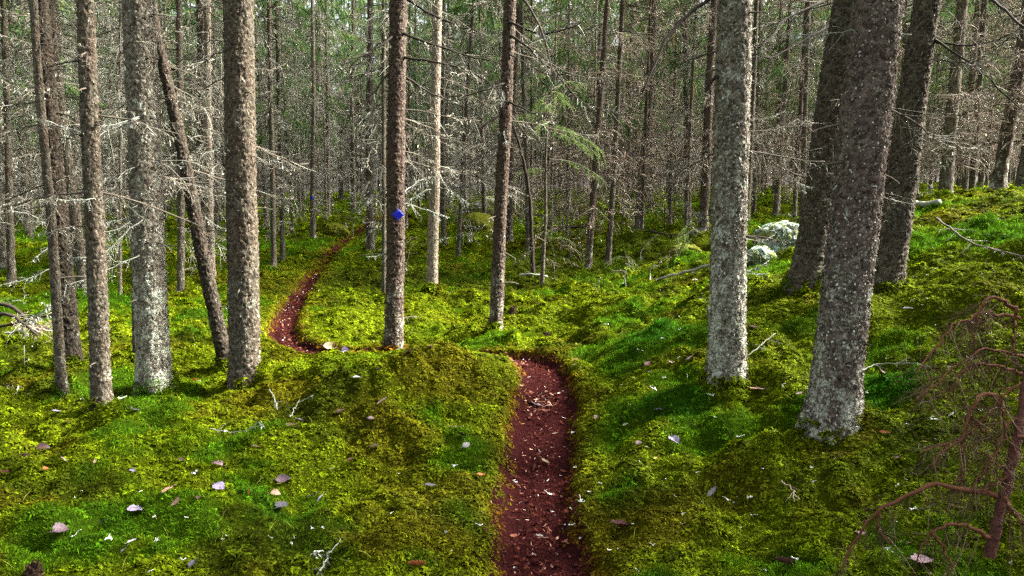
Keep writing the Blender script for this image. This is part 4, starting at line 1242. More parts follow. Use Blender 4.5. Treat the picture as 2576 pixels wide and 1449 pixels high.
while count < 215 and tries < 20000:
    tries += 1
    d = math.sqrt(rb.uniform(15.5 ** 2, 46 ** 2))
    u = rb.uniform(-120, 2700)
    if rb.uniform() < 0.12 and u < 420: d = rb.uniform(11.5, 16)
    if 640 < u < 1300 and d < 24: continue
    if 1300 < u < 1790 and d < 18: continue
    if 1790 < u < 2060 and d < 13: continue
    x, y = (u - UW / 2) / FPX * d, d
    if min((x - q[0]) ** 2 + (y - q[1]) ** 2 for q in placed) < (1.0 + 0.012 * d) ** 2: continue
    if float(path_dist(np.array([x]), np.array([y]))[0]) < 0.9: continue
    placed.append(np.array([x, y])); count += 1
    zn = next(z for z in ZONES if z[0] <= u < z[1])
    right = u > 1290
    bark = rb.choice(['grey', 'dark', 'red', 'pale'], p=[0.3, 0.3, 0.3, 0.1] if right else [0.45, 0.33, 0.07, 0.15])
    dia = float(np.clip(rb.normal(0.15, 0.045), 0.06, 0.27))
    lean = (float(rb.normal(0, 0.025)), float(rb.normal(0, 0.025)), 1.0)
    low = d > 18 and rb.uniform() < (0.5 if u < 800 else 0.38 if u > 1300 else 0.2)
    cr = CROWN_LOW[count % 2] if low else CROWN[count % 4]
    lab = f"{'thin' if dia < 0.12 else 'stout' if dia > 0.18 else 'slim'} {dict(grey='grey-brown', dark='brown', red='reddish', pale='pale')[str(bark)]} {'distant' if d < 30 else 'remote'} spruce {zn[2]}" + (' with low green boughs' if low else '')
    slim_tree('spruce_tree', (x, y, floor_z(x, y)), dia, str(bark), lab, lab.replace('spruce', 'spruces', 1), lean=lean, tangle='brown' if (right and rb.uniform() < 0.75) else ('short' if rb.uniform() < 0.2 else 'pale'),
              crown=cr, seed=count, zscale=float(rb.uniform(0.85, 1.1)))

# ---- far wood all round, plus added shade trees out of view: one uncounted mass
def joined_tree(i, bark, tg, cr):
    meshes = [TRUNK[bark][i % 2], tg, cr]
    import bmesh
    bm = bmesh.new()
    mats = []
    for k, me in enumerate(meshes):
        n0 = len(bm.faces)
        bm.from_mesh(me)
        bm.faces.ensure_lookup_table()
        for f in bm.faces[n0:]: f.material_index = k
        mats.append(me.materials[0])
    out = bpy.data.meshes.new('far_tree')
    bm.to_mesh(out); bm.free()
    for m in mats: out.materials.append(m)
    return bpy.data.objects.new('far_tree', out)
FAR = [joined_tree(0, 'grey', TANGLE['pale'][0], CROWN[0]), joined_tree(1, 'dark', TANGLE['brown'][1], CROWN[2]), joined_tree(0, 'red', TANGLE['brown'][0], CROWN_LOW[0]), joined_tree(1, 'grey', TANGLE['pale'][2], CROWN_LOW[1])]
fp = []
tries = 0
while len(fp) < 860 and tries < 30000:
    tries += 1
    if rb.uniform() < 0.74:
        y = rb.uniform(44, 100); x = rb.uniform(-0.85, 0.85) * y
    else:
        y = rb.uniform(-16, 46); x = rb.uniform(-40, 40)
        if abs(x) < 0.72 * y + 2.2 or (x * x + y * y < 16): continue
    if in_gap(x, y): continue
    if fp and min((x - q[0]) ** 2 + (y - q[1]) ** 2 for q in fp) < 1.7 ** 2: continue
    fp.append((x, y))
for q in [(7.6, 5.2), (8.8, 1.4), (10.6, 3.6), (12.6, 1.2), (13.6, 7.6), (16.2, 6.6), (9.4, 6.6), (11.8, 5.6), (9.0, 4.6), (14.6, 4.8), (10.0, 8.4), (17.4, 8.6)]:  # unseen trees added at the right to shade the foreground
    if abs(q[0]) > 0.72 * q[1] + 1.6 and not in_gap(*q): fp.append(q)
fp = np.array(fp)
fz = ground_h(fp[:, 0], fp[:, 1])
nf = len(fp)
fs = rb.uniform(0.85, 1.15, nf)
scatter('far_wood_and_shade_trees', np.column_stack([fp, fz]), np.stack([rb.normal(0, 0.02, nf), rb.normal(0, 0.02, nf), rb.uniform(0, 6.28, nf)], 1), fs[:, None] * np.ones((1, 3)), rb.integers(0, 4, nf), FAR, None, 'dense far spruce wood closing off the view, plus unseen trees added for foreground shade')

# ------------------------------------------------------------------ trail markers
M_BLUE = plain_mat('blue painted plate', (0.003, 0.012, 0.62), (0.003, 0.010, 0.50), 60, 0.5, 0.3)
M_STEEL = plain_mat('nail', (0.35, 0.35, 0.36), None, 80, 0.4, 0.5)

def marker(pos, side, tilt, label, nails=True):
    mb = MB()
    pts = []
    r = side * 0.07; h = side / 2
    for cx_, cz_, a0 in ((h - r, h - r, 0), (-h + r, h - r, 90), (-h + r, -h + r, 180), (h - r, -h + r, 270)):
        for k in range(4):
            a = math.radians(a0 + k * 30); pts.append((cx_ + r * math.cos(a), cz_ + r * math.sin(a)))
    n = len(pts)
    ca, sa = math.cos(tilt), math.sin(tilt)
    pts = [(x_ * ca - z_ * sa, x_ * sa + z_ * ca) for x_, z_ in pts]
    b = side * 0.02
    V = [(x_, 0.004, z_) for x_, z_ in pts] + [(x_, -0.004, z_) for x_, z_ in pts] + [(x_ * 0.96, -0.006, z_ * 0.96) for x_, z_ in pts] + [(0, -0.0065, 0), (0, 0.004, 0)]
    q = [[i, (i + 1) % n, n + (i + 1) % n, n + i] for i in range(n)] + [[n + i, n + (i + 1) % n, 2 * n + (i + 1) % n, 2 * n + i] for i in range(n)]
    t = [[2 * n + i, 2 * n + (i + 1) % n, 3 * n] for i in range(n)] + [[(i + 1) % n, i, 3 * n + 1] for i in range(n)]
    mb.add(V, f4=q, f3=t)
    root = link('trail_marker', mb.mesh('trail_marker', M_BLUE, smooth=False), loc=pos, label=label, category='trail marker')
    if nails:
        for sx in (-1, 1):
            nb_ = MB()
            tubes(nb_, np.array([[[0, 0, 0], [0, -0.004, 0], [0, -0.006, 0]]]), np.array([[0.003, 0.004, 0.002]]), 8)
            link('nail', nb_.mesh('nail', M_STEEL), root, loc=(0, -0.005, sx * side * 0.42))
    return root

H = HERO_OBJ[7]
pm = place(1001, 540, H['d'])
zc_ = pm[2] - H['B'][2]
axc = H['ax'](zc_)[0:3] + H['B']; rr_ = float(H['rd'](zc_))
pm = place(1001, 540, axc[1] - math.sqrt(max(rr_ ** 2 - (pm[0] - axc[0]) ** 2 * 0.6, 0.0001)) - 0.016)
marker(pm, 0.087, math.radians(41), 'blue diamond plate nailed to the reddish-brown trunk left of centre')
pm = place(788, 497, 26.0); pm[1] -= 0.13
marker(pm, 0.125, math.radians(45), 'small distant blue diamond plate on the slender spruce by the far footpath', False)

# ------------------------------------------------------------------ boulders
def boulder(loc, size, seed, mat, name, label, squash=0.75, rough=0.25, fluff=0):
    import bmesh
    bm = bmesh.new()
    bmesh.ops.create_icosphere(bm, subdivisions=5, radius=1.0)
    P = np.array([v.co[:] for v in bm.verts])
    U = P * 0.9 + seed * 3.37
    n_ = 0.22 * fbm(U[:, 0], U[:, 1], U[:, 2], seed, 2) + rough * 0.35 * fbm(U[:, 0] * 3.1, U[:, 1] * 3.1, U[:, 2] * 3.1, seed + 5, 3) + rough * 0.16 * fbm(U[:, 0] * 13, U[:, 1] * 13, U[:, 2] * 13, seed + 8, 2)
    P = P * (1 + n_[:, None])
    P[:, 2] *= squash
    for v, p in zip(bm.verts, P): v.co = Vector(p * np.array(size))
    me = bpy.data.meshes.new(name)
    bm.to_mesh(me); bm.free()
    me.polygons.foreach_set('use_smooth', np.ones(len(me.polygons), bool))
    me.materials.append(mat)
    root = link(name, me, loc=loc, label=label, category='boulder')
    if fluff:
        rng = np.random.default_rng(seed + 50)
        S = np.array([v.co[:] for v in me.vertices]); Nn = np.array([v.normal[:] for v in me.vertices])
        k = rng.integers(0, len(S), fluff)
        k = k[(Nn[k, 2] > -0.1)]
        k = k[fbm(S[k, 0] * 5, S[k, 1] * 5, S[k, 2] * 5, seed) > -0.15]
        fb = MB()
        leaflets(fb, S[k], Nn[k] * 0.6 + np.array([0, 0, -0.5]) + rng.normal(0, 0.5, (len(k), 3)), rng.uniform(0.02, 0.09, len(k)), rng.uniform(0.006, 0.02, len(k)), rng, seg=3, droop=0.5)
        link('lichen_growth', fb.mesh('lichen_growth', M_MINT), root, kind='stuff')
    return root

def stone_mat(name, stone, lich, moss, moss_amt, lich_amt):
    m, nt, out = new_mat(name)
    tc = nt.nodes.new('ShaderNodeTexCoord'); g = nt.nodes.new('ShaderNodeNewGeometry')
    a = noise_tex(nt, tc.outputs['Object'], 6, 4, 0.65); b = noise_tex(nt, tc.outputs['Object'], 11, 5, 0.7); f = noise_tex(nt, tc.outputs['Object'], 60, 3, 0.7)
    c = mixc(nt, f, stone, tuple(x_ * 1.8 for x_ in stone))
    c = mixc(nt, mth(nt, 'MULTIPLY', mth(nt, 'ADD', mth(nt, 'SUBTRACT', b, 0.5), lich_amt), 7.0, True), c, mixc(nt, f, tuple(x_ * 0.7 for x_ in lich), lich))
    c = mixc(nt, mth(nt, 'MULTIPLY', mth(nt, 'ADD', mth(nt, 'SUBTRACT', a, 0.5), moss_amt), 8.0, True), c, mixc(nt, f, tuple(x_ * 0.5 for x_ in moss), tuple(x_ * 1.5 for x_ in moss)))
    bs = nt.nodes.new('ShaderNodeBsdfPrincipled'); bs.inputs['Roughness'].default_value = 0.9; bs.inputs['Specular IOR Level'].default_value = 0.1
    nt.links.new(c, bs.inputs['Base Color'])
    bp = nt.nodes.new('ShaderNodeBump'); bp.inputs['Strength'].default_value = 1.0; bp.inputs['Distance'].default_value = 0.03
    nt.links.new(mth(nt, 'ADD', f, b), bp.inputs['Height']); nt.links.new(bp.outputs[0], bs.inputs['Normal'])
    nt.links.new(bs.outputs[0], out.inputs[0])
    return m
M_ST_MOSS = stone_mat('moss covered stone', (0.08, 0.075, 0.065), (0.4, 0.42, 0.36), (0.085, 0.095, 0.004), 0.45, -0.1)
M_ST_LICH = stone_mat('lichen covered stone', (0.05, 0.05, 0.045), (0.42, 0.54, 0.46), (0.13, 0.15, 0.01), 0.03, 0.08)
M_MINT = island_mat('mint lichen', [(0, (0.10, 0.13, 0.01)), (0.4, (0.20, 0.22, 0.06)), (0.5, (0.26, 0.31, 0.25)), (1, (0.48, 0.58, 0.49))])
M_ST_PALE = stone_mat('pale stone', (0.25, 0.24, 0.22), (0.5, 0.5, 0.46), (0.085, 0.095, 0.004), 0.12, 0.02)

def on_floor(u, v, d, sink=0.0):
    p = place(u, v, d); p[2] = floor_z(p[0], p[1]) - sink
    return p
p = on_floor(1203, 550, 26); boulder((p[0], p[1], p[2] + 0.25), (0.62, 0.55, 0.62), 3, M_ST_MOSS, 'boulder', 'round moss-covered boulder right of the slender far stems, its front face dark')
p = on_floor(1232, 535, 28); boulder((p[0], p[1], p[2] + 0.3), (0.8, 0.6, 0.85), 5, M_ST_PALE, 'boulder', 'bigger mossy boulder with a bare white patch, behind the round moss-covered one')
p = on_floor(845, 580, 27); boulder((p[0], p[1], p[2] + 0.1), (0.45, 0.4, 0.42), 9, M_ST_MOSS, 'boulder', 'low mossy hump of stone beside the far end of the footpath', 0.75, 0.6)
p = on_floor(1985, 640, 9.4); boulder((p[0], p[1], p[2] + 0.10), (0.46, 0.30, 0.40), 14, M_ST_LICH, 'boulder', 'tall mint-white lichen-covered boulder between the lichen-scaled and the dark right trunks', 0.85, 0.6, 3200)
p = on_floor(1915, 640, 9.0); boulder((p[0], p[1], p[2] + 0.0), (0.20, 0.20, 0.16), 17, M_ST_LICH, 'boulder', 'low pale lichen-covered stone just right of the lichen-scaled trunk', 0.9, 0.55, 500)
p = on_floor(1722, 660, 12.5); boulder((p[0], p[1], p[2] + 0.05), (0.28, 0.28, 0.24), 19, M_ST_MOSS, 'boulder', 'mossy hummock stone left of the lichen-scaled trunk, above the fallen branch', 0.75, 0.6)

# ------------------------------------------------------------------ young green spruce and saplings
def needle_bough(rng, pts, r0, ntw, tl, nn=26, nl=0.016):
    mb = MB()
    Q, L = polyline(pts, 10, rng, 0.004)
    tubes(mb, Q[None], (r0 * np.linspace(1, 0.3, 10))[None], 4, mi=0)
    T = np.gradient(Q, axis=0); T /= np.linalg.norm(T, axis=1, keepdims=True)
    A0, A1 = [Q[2:-1]], [Q[3:]]
    s = rng.uniform(0.15, 1.0, ntw) * 9
    k = np.minimum(s.astype(int), 8); f = (s - k)[:, None]
    P0 = Q[k] * (1 - f) + Q[k + 1] * f
    side = np.cross(T[k], [0, 0, 1.0]); side /= np.linalg.norm(side, axis=1, keepdims=True) + 1e-9
    D = T[k] * rng.uniform(0.4, 0.9, (ntw, 1)) + side * rng.choice([-1, 1], ntw)[:, None] * rng.uniform(0.4, 1, (ntw, 1)) + np.array([0, 0, -1.0]) * rng.uniform(0.0, 0.9, (ntw, 1))
    D /= np.linalg.norm(D, axis=1, keepdims=True)
    ln = rng.uniform(tl[0], tl[1], ntw)
    u3 = np.linspace(0, 1, 4)
    P = P0[:, None] + D[:, None] * (ln[:, None] * u3[None])[:, :, None]
    P[:, :, 2] -= 0.3 * ln[:, None] * u3[None] ** 2
    tubes(mb, P, 0.0018 * np.ones((ntw, 4)), 3, mi=0)
    for i in range(3): A0.append(P[:, i]); A1.append(P[:, i + 1])
    A0 = np.concatenate(A0); A1 = np.concatenate(A1)
    m = len(A0) * nn
    ti = np.repeat(np.arange(len(A0)), nn); t = rng.uniform(0, 1, m)[:, None]
    d = A1[ti] - A0[ti]; d /= np.linalg.norm(d, axis=1, keepdims=True) + 1e-9
    leaflets(mb, A0[ti] * (1 - t) + A1[ti] * t, d * 0.8 + rng.normal(0, 0.6, (m, 3)), nl * rng.uniform(0.7, 1.3, m), np.full(m, 0.0045), rng, seg=2, droop=0.0, mi=1)
    return mb

def young_spruce(base_uv, top_uv, d, r0, boughs, label, dead, seed, needle=M_NEEDLE_Y, nn=22):
    rng = np.random.default_rng(seed)
    B = on_floor(*base_uv, d)
    T = place(*top_uv, d) - B
    root = link('young_spruce', None, loc=B, label=label, category='tree')
    mb = MB()
    P, _ = polyline([[0, 0, -0.15], T * 0.35 + rng.normal(0, 0.02, 3), T * 0.7 + rng.normal(0, 0.03, 3), T], 24, rng, 0.004)
    tubes(mb, P[None], (r0 * np.linspace(1.1, 0.25, 24))[None], 9)
    link('trunk', mb.mesh('trunk', BARK['dark']), root)
    for uv, dd, ntw in boughs:
        n = len(uv)
        pts = np.array([place(u, v, d + dd * j / (n - 1)) for j, (u, v) in enumerate(uv)]) - B
        link('branch', needle_bough(rng, pts, 0.007, ntw, (0.07, 0.24), nn).mesh('branch', [M_STEM_G, needle], smooth=False), root)
    for j in range(dead):
        z = rng.uniform(0.1, 0.9); a = rng.uniform(0, 6.28); L = rng.uniform(0.2, 0.8) * (1.1 - z)
        c = T * z; dv = np.array([math.cos(a), math.sin(a), 0])
        mb = MB()
        bough(mb, rng, [c, c + dv * L * 0.5 + [0, 0, -0.12 * L], c + dv * L + [0, 0, -0.4 * L]], 0.006, 0.002, n=7, twigs=10, tl=(0.06, 0.25), lichen=24, k=4, sub=1, tr=0.0028, tuft=0.02)
        link('branch', mb.mesh('branch', [M_STEM, M_TWIG_B]), root)
    return root

young_spruce((1362, 747), (1388, 215), 12.5, 0.036, [
    ([(1384, 322), (1420, 322), (1470, 345), (1520, 384)], -0.5, 46), ([(1384, 330), (1430, 345), (1480, 372), (1512, 392)], -0.2, 34), ([(1385, 306), (1365, 308), (1345, 324)], -0.3, 18), ([(1386, 312), (1410, 318), (1440, 332)], -0.8, 22),
    ([(1387, 248), (1405, 244), (1425, 258)], -0.4, 18), ([(1387, 240), (1365, 246), (1345, 262)], -0.2, 18), ([(1388, 232), (1400, 232), (1415, 240)], 0.3, 14), ([(1386, 262), (1380, 262), (1372, 272)], -0.7, 14),
    ([(1383, 400), (1430, 405), (1480, 425), (1512, 446)], 0.4, 22), ([(1387, 225), (1430, 205), (1478, 214)], 0.8, 20), ([(1382, 285), (1330, 285), (1300, 300)], 0.9, 18), ([(1380, 428), (1340, 425), (1300, 440)], 0.8, 14)],
    'young spruce with bright drooping green boughs, standing right of the central reddish trunk', 9, 1)
young_spruce((1393, 684), (1395, 545), 14.0, 0.014, [([(1395, 600), (1412, 596), (1432, 604)], 0.2, 8), ([(1395, 585), (1380, 582), (1365, 596)], -0.2, 8)], 'knee-high spruce sapling with a few pale sprigs below the young green spruce', 5, 2, nn=14)
young_spruce((1412, 650), (1415, 480), 19.0, 0.02, [([(1415, 505), (1440, 500), (1465, 515)], 0.3, 14), ([(1415, 510), (1385, 505), (1362, 520)], -0.3, 14), ([(1415, 530), (1440, 530), (1470, 548)], 0.1, 12), ([(1414, 540), (1390, 545), (1370, 560)], 0.2, 10)],
             'small pale-green spruce behind the knee-high sapling right of centre', 8, 3, nn=12)
young_spruce((1574, 708), (1572, 630), 13.0, 0.009, [([(1572, 645), (1590, 652), (1600, 668)], -0.2, 8), ([(1572, 648), (1556, 645), (1540, 655)], 0.2, 8), ([(1572, 662), (1590, 672), (1606, 680)], 0.2, 7)], 'tiny spruce seedling with yellowish sprigs in front of the dark right-leaning stems', 2, 4, nn=14)
young_spruce((1700, 640), (1745, 560), 12.0, 0.010, [([(1745, 575), (1725, 590), (1700, 602)], -0.2, 14), ([(1748, 590), (1730, 608), (1702, 622)], 0.1, 14), ([(1748, 565), (1738, 560), (1715, 580)], 0.1, 12)], 'grey-green drooping spruce bough close to the left side of the lichen-scaled trunk', 3, 5, nn=14)

# ------------------------------------------------------------------ dead stems, stumps, fallen wood
def stick(name, uvd, r0, r1, mat, label, cat, twigs=0, lichen=0, ground=True, lift=0.02, k=6, tl=(0.05, 0.2), seed=0, tuft=0.02, tr=0.0022):
    rng = np.random.default_rng(900 + seed)
    pts = []
    for q in uvd:
        if len(q) == 2: p = hit(q[0], q[1], lift)
        else: p = place(*q)
        pts.append(p)
    pts = np.array(pts); o = pts[0].copy()
    mb = MB()
    bough(mb, rng, pts - o, r0, r1, n=max(8, 4 * len(pts)), twigs=twigs, tl=tl, lichen=lichen, k=k, jit=0.004, sub=1, tr=tr, tuft=tuft, down=0.1, hang=0.1)
    return link(name, mb.mesh(name, mat), loc=o, label=label, category=cat)

stick('dead_tree', [(1341, 693, 13), (1337, 600, 13), (1332, 500, 12.9), (1318, 410, 12.8), (1292, 317, 12.6), (1272, 255, 12.5)], 0.042, 0.018, [M_STEM, M_TWIG], 'black dead stem leaning left onto the central reddish trunks', 'dead tree', 12, 40, k=8, tl=(0.15, 0.5))
stick('fallen_branch', [(1308, 692, 12.8), (1340, 690, 12.7), (1376, 694, 12.8)], 0.022, 0.016, [M_PALE, M_PALE], 'short pale stick lying across the foot of the black dead stem', 'fallen branch', 2, 20, seed=1)
stick('fallen_branch', [(1655, 710), (1700, 690, 7.6), (1740, 681, 6.9), (1790, 664, 6.0)], 0.016, 0.013, [M_PALE, M_TWIG], 'pale dead branch propped against the left side of the lichen-scaled trunk', 'fallen branch', 8, 60, seed=2, lift=0.03)
stick('fallen_branch', [(2290, 518), (2325, 525), (2362, 528)], 0.045, 0.04, [M_PALE, M_PALE], 'thick pale log end lying on the crest right of the leaning dark trunk', 'fallen branch', 1, 10, seed=3, lift=0.05)
stick('fallen_branch', [(2355, 548, 7.2), (2395, 578, 6.8), (2450, 612, 6.4), (2520, 632, 6.0), (2600, 650, 5.6)], 0.010, 0.006, [M_STEM_G, M_TWIG], 'long grey dead branch slanting down across the upper right bank', 'fallen branch', 14, 60, seed=4)
stick('fallen_branch', [(1365, 583), (1420, 580), (1475, 578)], 0.05, 0.04, [M_STEM, M_TWIG_B], 'dark log lying on moss behind the young green spruce', 'fallen branch', 6, 20, seed=5, lift=0.08)
stick('fallen_branch', [(1635, 596), (1680, 602), (1720, 604)], 0.03, 0.02, [M_STEM, M_TWIG_B], 'dark fallen pole right of the stout distant spruce', 'fallen branch', 4, 20, seed=6, lift=0.1)
stick('fallen_branch', [(1805, 943), (1850, 924), (1900, 898), (1950, 858)], 0.0055, 0.003, [M_PALE, M_PALE], 'thin pale stick at the foot of the lichen-scaled trunk', 'twig', 4, 14, seed=7, lift=0.05)
stick('fallen_branch', [(2155, 955), (2215, 938), (2290, 934), (2340, 945)], 0.005, 0.003, [M_PALE, M_TWIG], 'thin pale stick just right of the purplish trunk', 'twig', 5, 20, seed=8, lift=0.05)
stick('fallen_branch', [(806, 1460), (826, 1415), (842, 1395), (858, 1376)], 0.0045, 0.002, [M_PALE, M_PALE], 'cream stick with white lichen at the bottom edge, left of the path', 'twig', 3, 60, seed=9, lift=0.035, tuft=0.02)
stick('fallen_branch', [(678, 1000), (690, 1015), (696, 1040)], 0.004, 0.002, [M_PALE, M_PALE], 'thin white twig on the yellow hummock right of the straight brown trunk', 'twig', 3, 14, seed=10, lift=0.03)
stick('fallen_branch', [(730, 1068), (742, 1048), (754, 1024)], 0.003, 0.002, [M_PALE, M_PALE], 'fine pale twig upright beside a small lilac leaf on the left hummock', 'twig', 2, 8, seed=11, lift=0.05)
stick('fallen_branch', [(530, 1090), (590, 1100), (640, 1090), (668, 1078)], 0.003, 0.002, [M_PALE, M_PALE], 'long thin white twig with lichen knobs on the left moss', 'twig', 4, 24, seed=12, lift=0.03)
stick('fallen_branch', [(1965, 1238), (1995, 1258), (1993, 1290)], 0.004, 0.002, [M_TWIG_B, M_TWIG_B], 'bent brown twig below the mossy foot of the purplish trunk', 'twig', 3, 0, seed=13, lift=0.05)
# heap of fallen branches at the left edge
for j, (uv, r, mt, lb) in enumerate([
    ([(-40, 758), (30, 772), (70, 805), (130, 832)], 0.03, [M_STEM, M_TWIG], 'dark fallen bough, uppermost of the heap at the left edge'),
    ([(-40, 830), (40, 812), (90, 800), (132, 790)], 0.022, [M_STEM, M_TWIG_B], 'dark fallen bough in the middle of the heap at the left edge'),
    ([(-30, 842), (20, 838), (48, 830), (80, 806), (100, 790), (128, 768)], 0.016, [M_PALE, M_PALE], 'mint-white lichened branch in front of the heap at the left edge'),
    ([(52, 818), (90, 826), (128, 834)], 0.018, [M_TWIG_B, M_TWIG_B], 'reddish-brown fallen branch at the foot of the heap by the left edge'),
    ([(-30, 800), (20, 790), (60, 815), (95, 845)], 0.025, [M_STEM, M_TWIG], 'black fallen bough lowest in the heap at the left edge')]):
    dd = 8.6
    stick('fallen_branch', [(u, v, dd - 0.15 * j) for u, v in uv], r, r * 0.5, mt, lb, 'fallen branch', 14, 50 if j != 2 else 220, seed=30 + j, tl=(0.1, 0.4), tuft=0.03)
stick('dead_sprig', [(40, 1005), (55, 950, 6.9), (62, 905, 6.9), (62, 868, 6.9)], 0.006, 0.003, [M_PALE, M_PALE], 'thin grey sprig standing in moss near the left edge', 'twig', 5, 20, seed=40)
stick('dead_sprig', [(166, 935), (160, 905, 7.4), (146, 876, 7.4)], 0.006, 0.003, [M_PALE, M_PALE], 'thin pale sprig left of the dark far-left trunk', 'twig', 3, 20, seed=41)
stick('dead_sprig', [(1575, 722, 11.0), (1572, 690, 11.0), (1582, 655, 11.0)], 0.006, 0.003, [M_PALE, M_PALE], 'pale forked sprig on the bright hummock left of the lichen-scaled trunk', 'twig', 5, 20, seed=42)
stick('dead_sprig', [(1635, 710), (1636, 690, 11.5), (1640, 672, 11.5), (1655, 668, 11.5)], 0.010, 0.005, [M_PALE, M_PALE], 'short whitish broken stub in moss above the fallen branch', 'twig', 2, 16, seed=43)
stick('dead_sprig', [(1500, 748, 11.0), (1504, 720, 11.0), (1506, 700, 11.0)], 0.005, 0.003, [M_STEM_G, M_TWIG], 'tiny grey sprig in the bright moss below the dark reddish spruce', 'twig', 3, 6, seed=44)
stick('dead_sprig', [(1612, 675, 15), (1612, 640, 15), (1620, 622, 15), (1655, 590, 15)], 0.008, 0.004, [M_PALE, M_PALE], 'crooked white sprig in front of the stout distant spruce', 'twig', 7, 30, seed=45)
for j, (u0, v0, u1, v1, d, lb) in enumerate([(1430, 690, 1433, 560, 17, 'thin dark sapling stem left of the dark reddish spruce'), (1465, 690, 1460, 600, 15.5, 'crooked low sapling stem beside the dark reddish spruce'), (1560, 640, 1566, 430, 20, 'bare sapling stem right of the dark right-leaning spruces'),
                                       (1665, 640, 1672, 470, 18, 'bare sapling stem between the stout distant spruce and the thin stem'), (1330, 600, 1334, 440, 24, 'bare sapling stem right of the reddish spruce behind the centre'), (1690, 620, 1700, 380, 22, 'tall bare sapling stem left of the lichen-scaled trunk'),
                                       (1018, 690, 1015, 560, 15, 'dark little stem hidden just right of the trunk with the blue diamond')]):
    stick('dead_sapling', [(u0, v0, d), ((u0 + u1) / 2 + 3, (v0 + v1) / 2, d), (u1, v1, d)], 0.018, 0.008, [M_STEM, M_TWIG_B], lb, 'dead tree', 16, 40, seed=50 + j, tl=(0.15, 0.6), tuft=0.04, tr=0.004)

M_ROT = plain_mat('rotten wood', (0.012, 0.009, 0.007), (0.055, 0.028, 0.016), 30, 0.9, 0.1, bump=1.0)
def stump(u, v, w_px, h_px, label, seed, lean=0.0):
    B = hit(u, v, -0.02)
    d = B[1]
    r = w_px / FPX * d / 2; h = h_px / FPX * d
    rng = np.random.default_rng(seed)
    nth, nz = 18, 9
    th = np.linspace(0, 2 * np.pi, nth, endpoint=False)
    top = 0.75 + 0.25 * rng.uniform(-1, 1, nth)
    V = []
    for i in range(nz):
        t = i / (nz - 1)
        rr = r * (1.25 - 0.55 * t) * (1 + 0.12 * rng.normal(size=nth))
        V.append(np.stack([rr * np.cos(th) + lean * h * t, rr * np.sin(th), h * t * (1 if i < nz - 1 else 1) * (1 + (top - 1) * t)], 1))
    V = np.concatenate(V + [np.array([[lean * h * 0.7, 0, h * 0.55]])])
    q = [[i * nth + j, i * nth + (j + 1) % nth, (i + 1) * nth + (j + 1) % nth, (i + 1) * nth + j] for i in range(nz - 1) for j in range(nth)]
    t3 = [[(nz - 1) * nth + j, (nz - 1) * nth + (j + 1) % nth, nz * nth] for j in range(nth)]
    mb = MB(); mb.add(V, f4=q, f3=t3)
    return link('stump', mb.mesh('stump', M_ROT, smooth=False), loc=B, label=label, category='stump')
stump(85, 1452, 44, 62, 'small black rotten stump at the bottom left corner', 1)
stump(1284, 795, 18, 26, 'small dark pointed stump right of the slender central trunk', 2, 0.35)
stump(1374, 843, 20, 14, 'tiny dark stub in the bright moss below the young green spruce', 3, 0.2)
stump(62, 1152, 26, 22, 'low brown mossy stump near the left edge', 4)

# ------------------------------------------------------------------ toppled dead spruce at the lower right
M_RSTEM = plain_mat('reddish dead bark', (0.17, 0.062, 0.042), (0.04, 0.014, 0.010), 45, 0.75, 0.3, bump=0.8)
M_RTWIG = island_mat('reddish dead twigs', [(0, (0.05, 0.024, 0.016)), (0.6, (0.12, 0.065, 0.04)), (0.9, (0.24, 0.16, 0.10)), (1, (0.42, 0.36, 0.28))])
M_RB = island_mat('reddish dead boughs', [(0, (0.075, 0.026, 0.013)), (1, (0.13, 0.05, 0.025))])
rng = np.random.default_rng(77)
def above(u, v, d, clear=0.02):
    """A point at (u, v), never sunk under the forest floor."""
    p = place(u, v, d)
    while d > 1.6 and p[2] < floor_z(p[0], p[1]) + clear:
        d -= 0.03; p = place(u, v, d)
    return p
stem_uv = [(2490, 1400, 2.68), (2505, 1340, 2.68), (2519, 1273, 2.70), (2540, 1192, 2.72), (2552, 1136, 2.74), (2564, 1079, 2.76), (2578, 991, 2.8), (2595, 880, 2.85), (2620, 740, 2.9)]
SP_ = np.array([above(*q) for q in stem_uv])
DB = SP_[0].copy()
droot = link('dead_spruce', None, loc=DB, label='toppled dead spruce top with arching reddish-brown boughs at the lower right', category='dead tree')
mb = MB()
Q, _ = polyline(SP_ - DB, 40, rng, 0.002)
tubes(mb, Q[None], (np.linspace(0.021, 0.014, 40) * (1 + 0.08 * rng.normal(size=40)))[None], 12)
link('trunk', mb.mesh('trunk', M_RSTEM), droot)
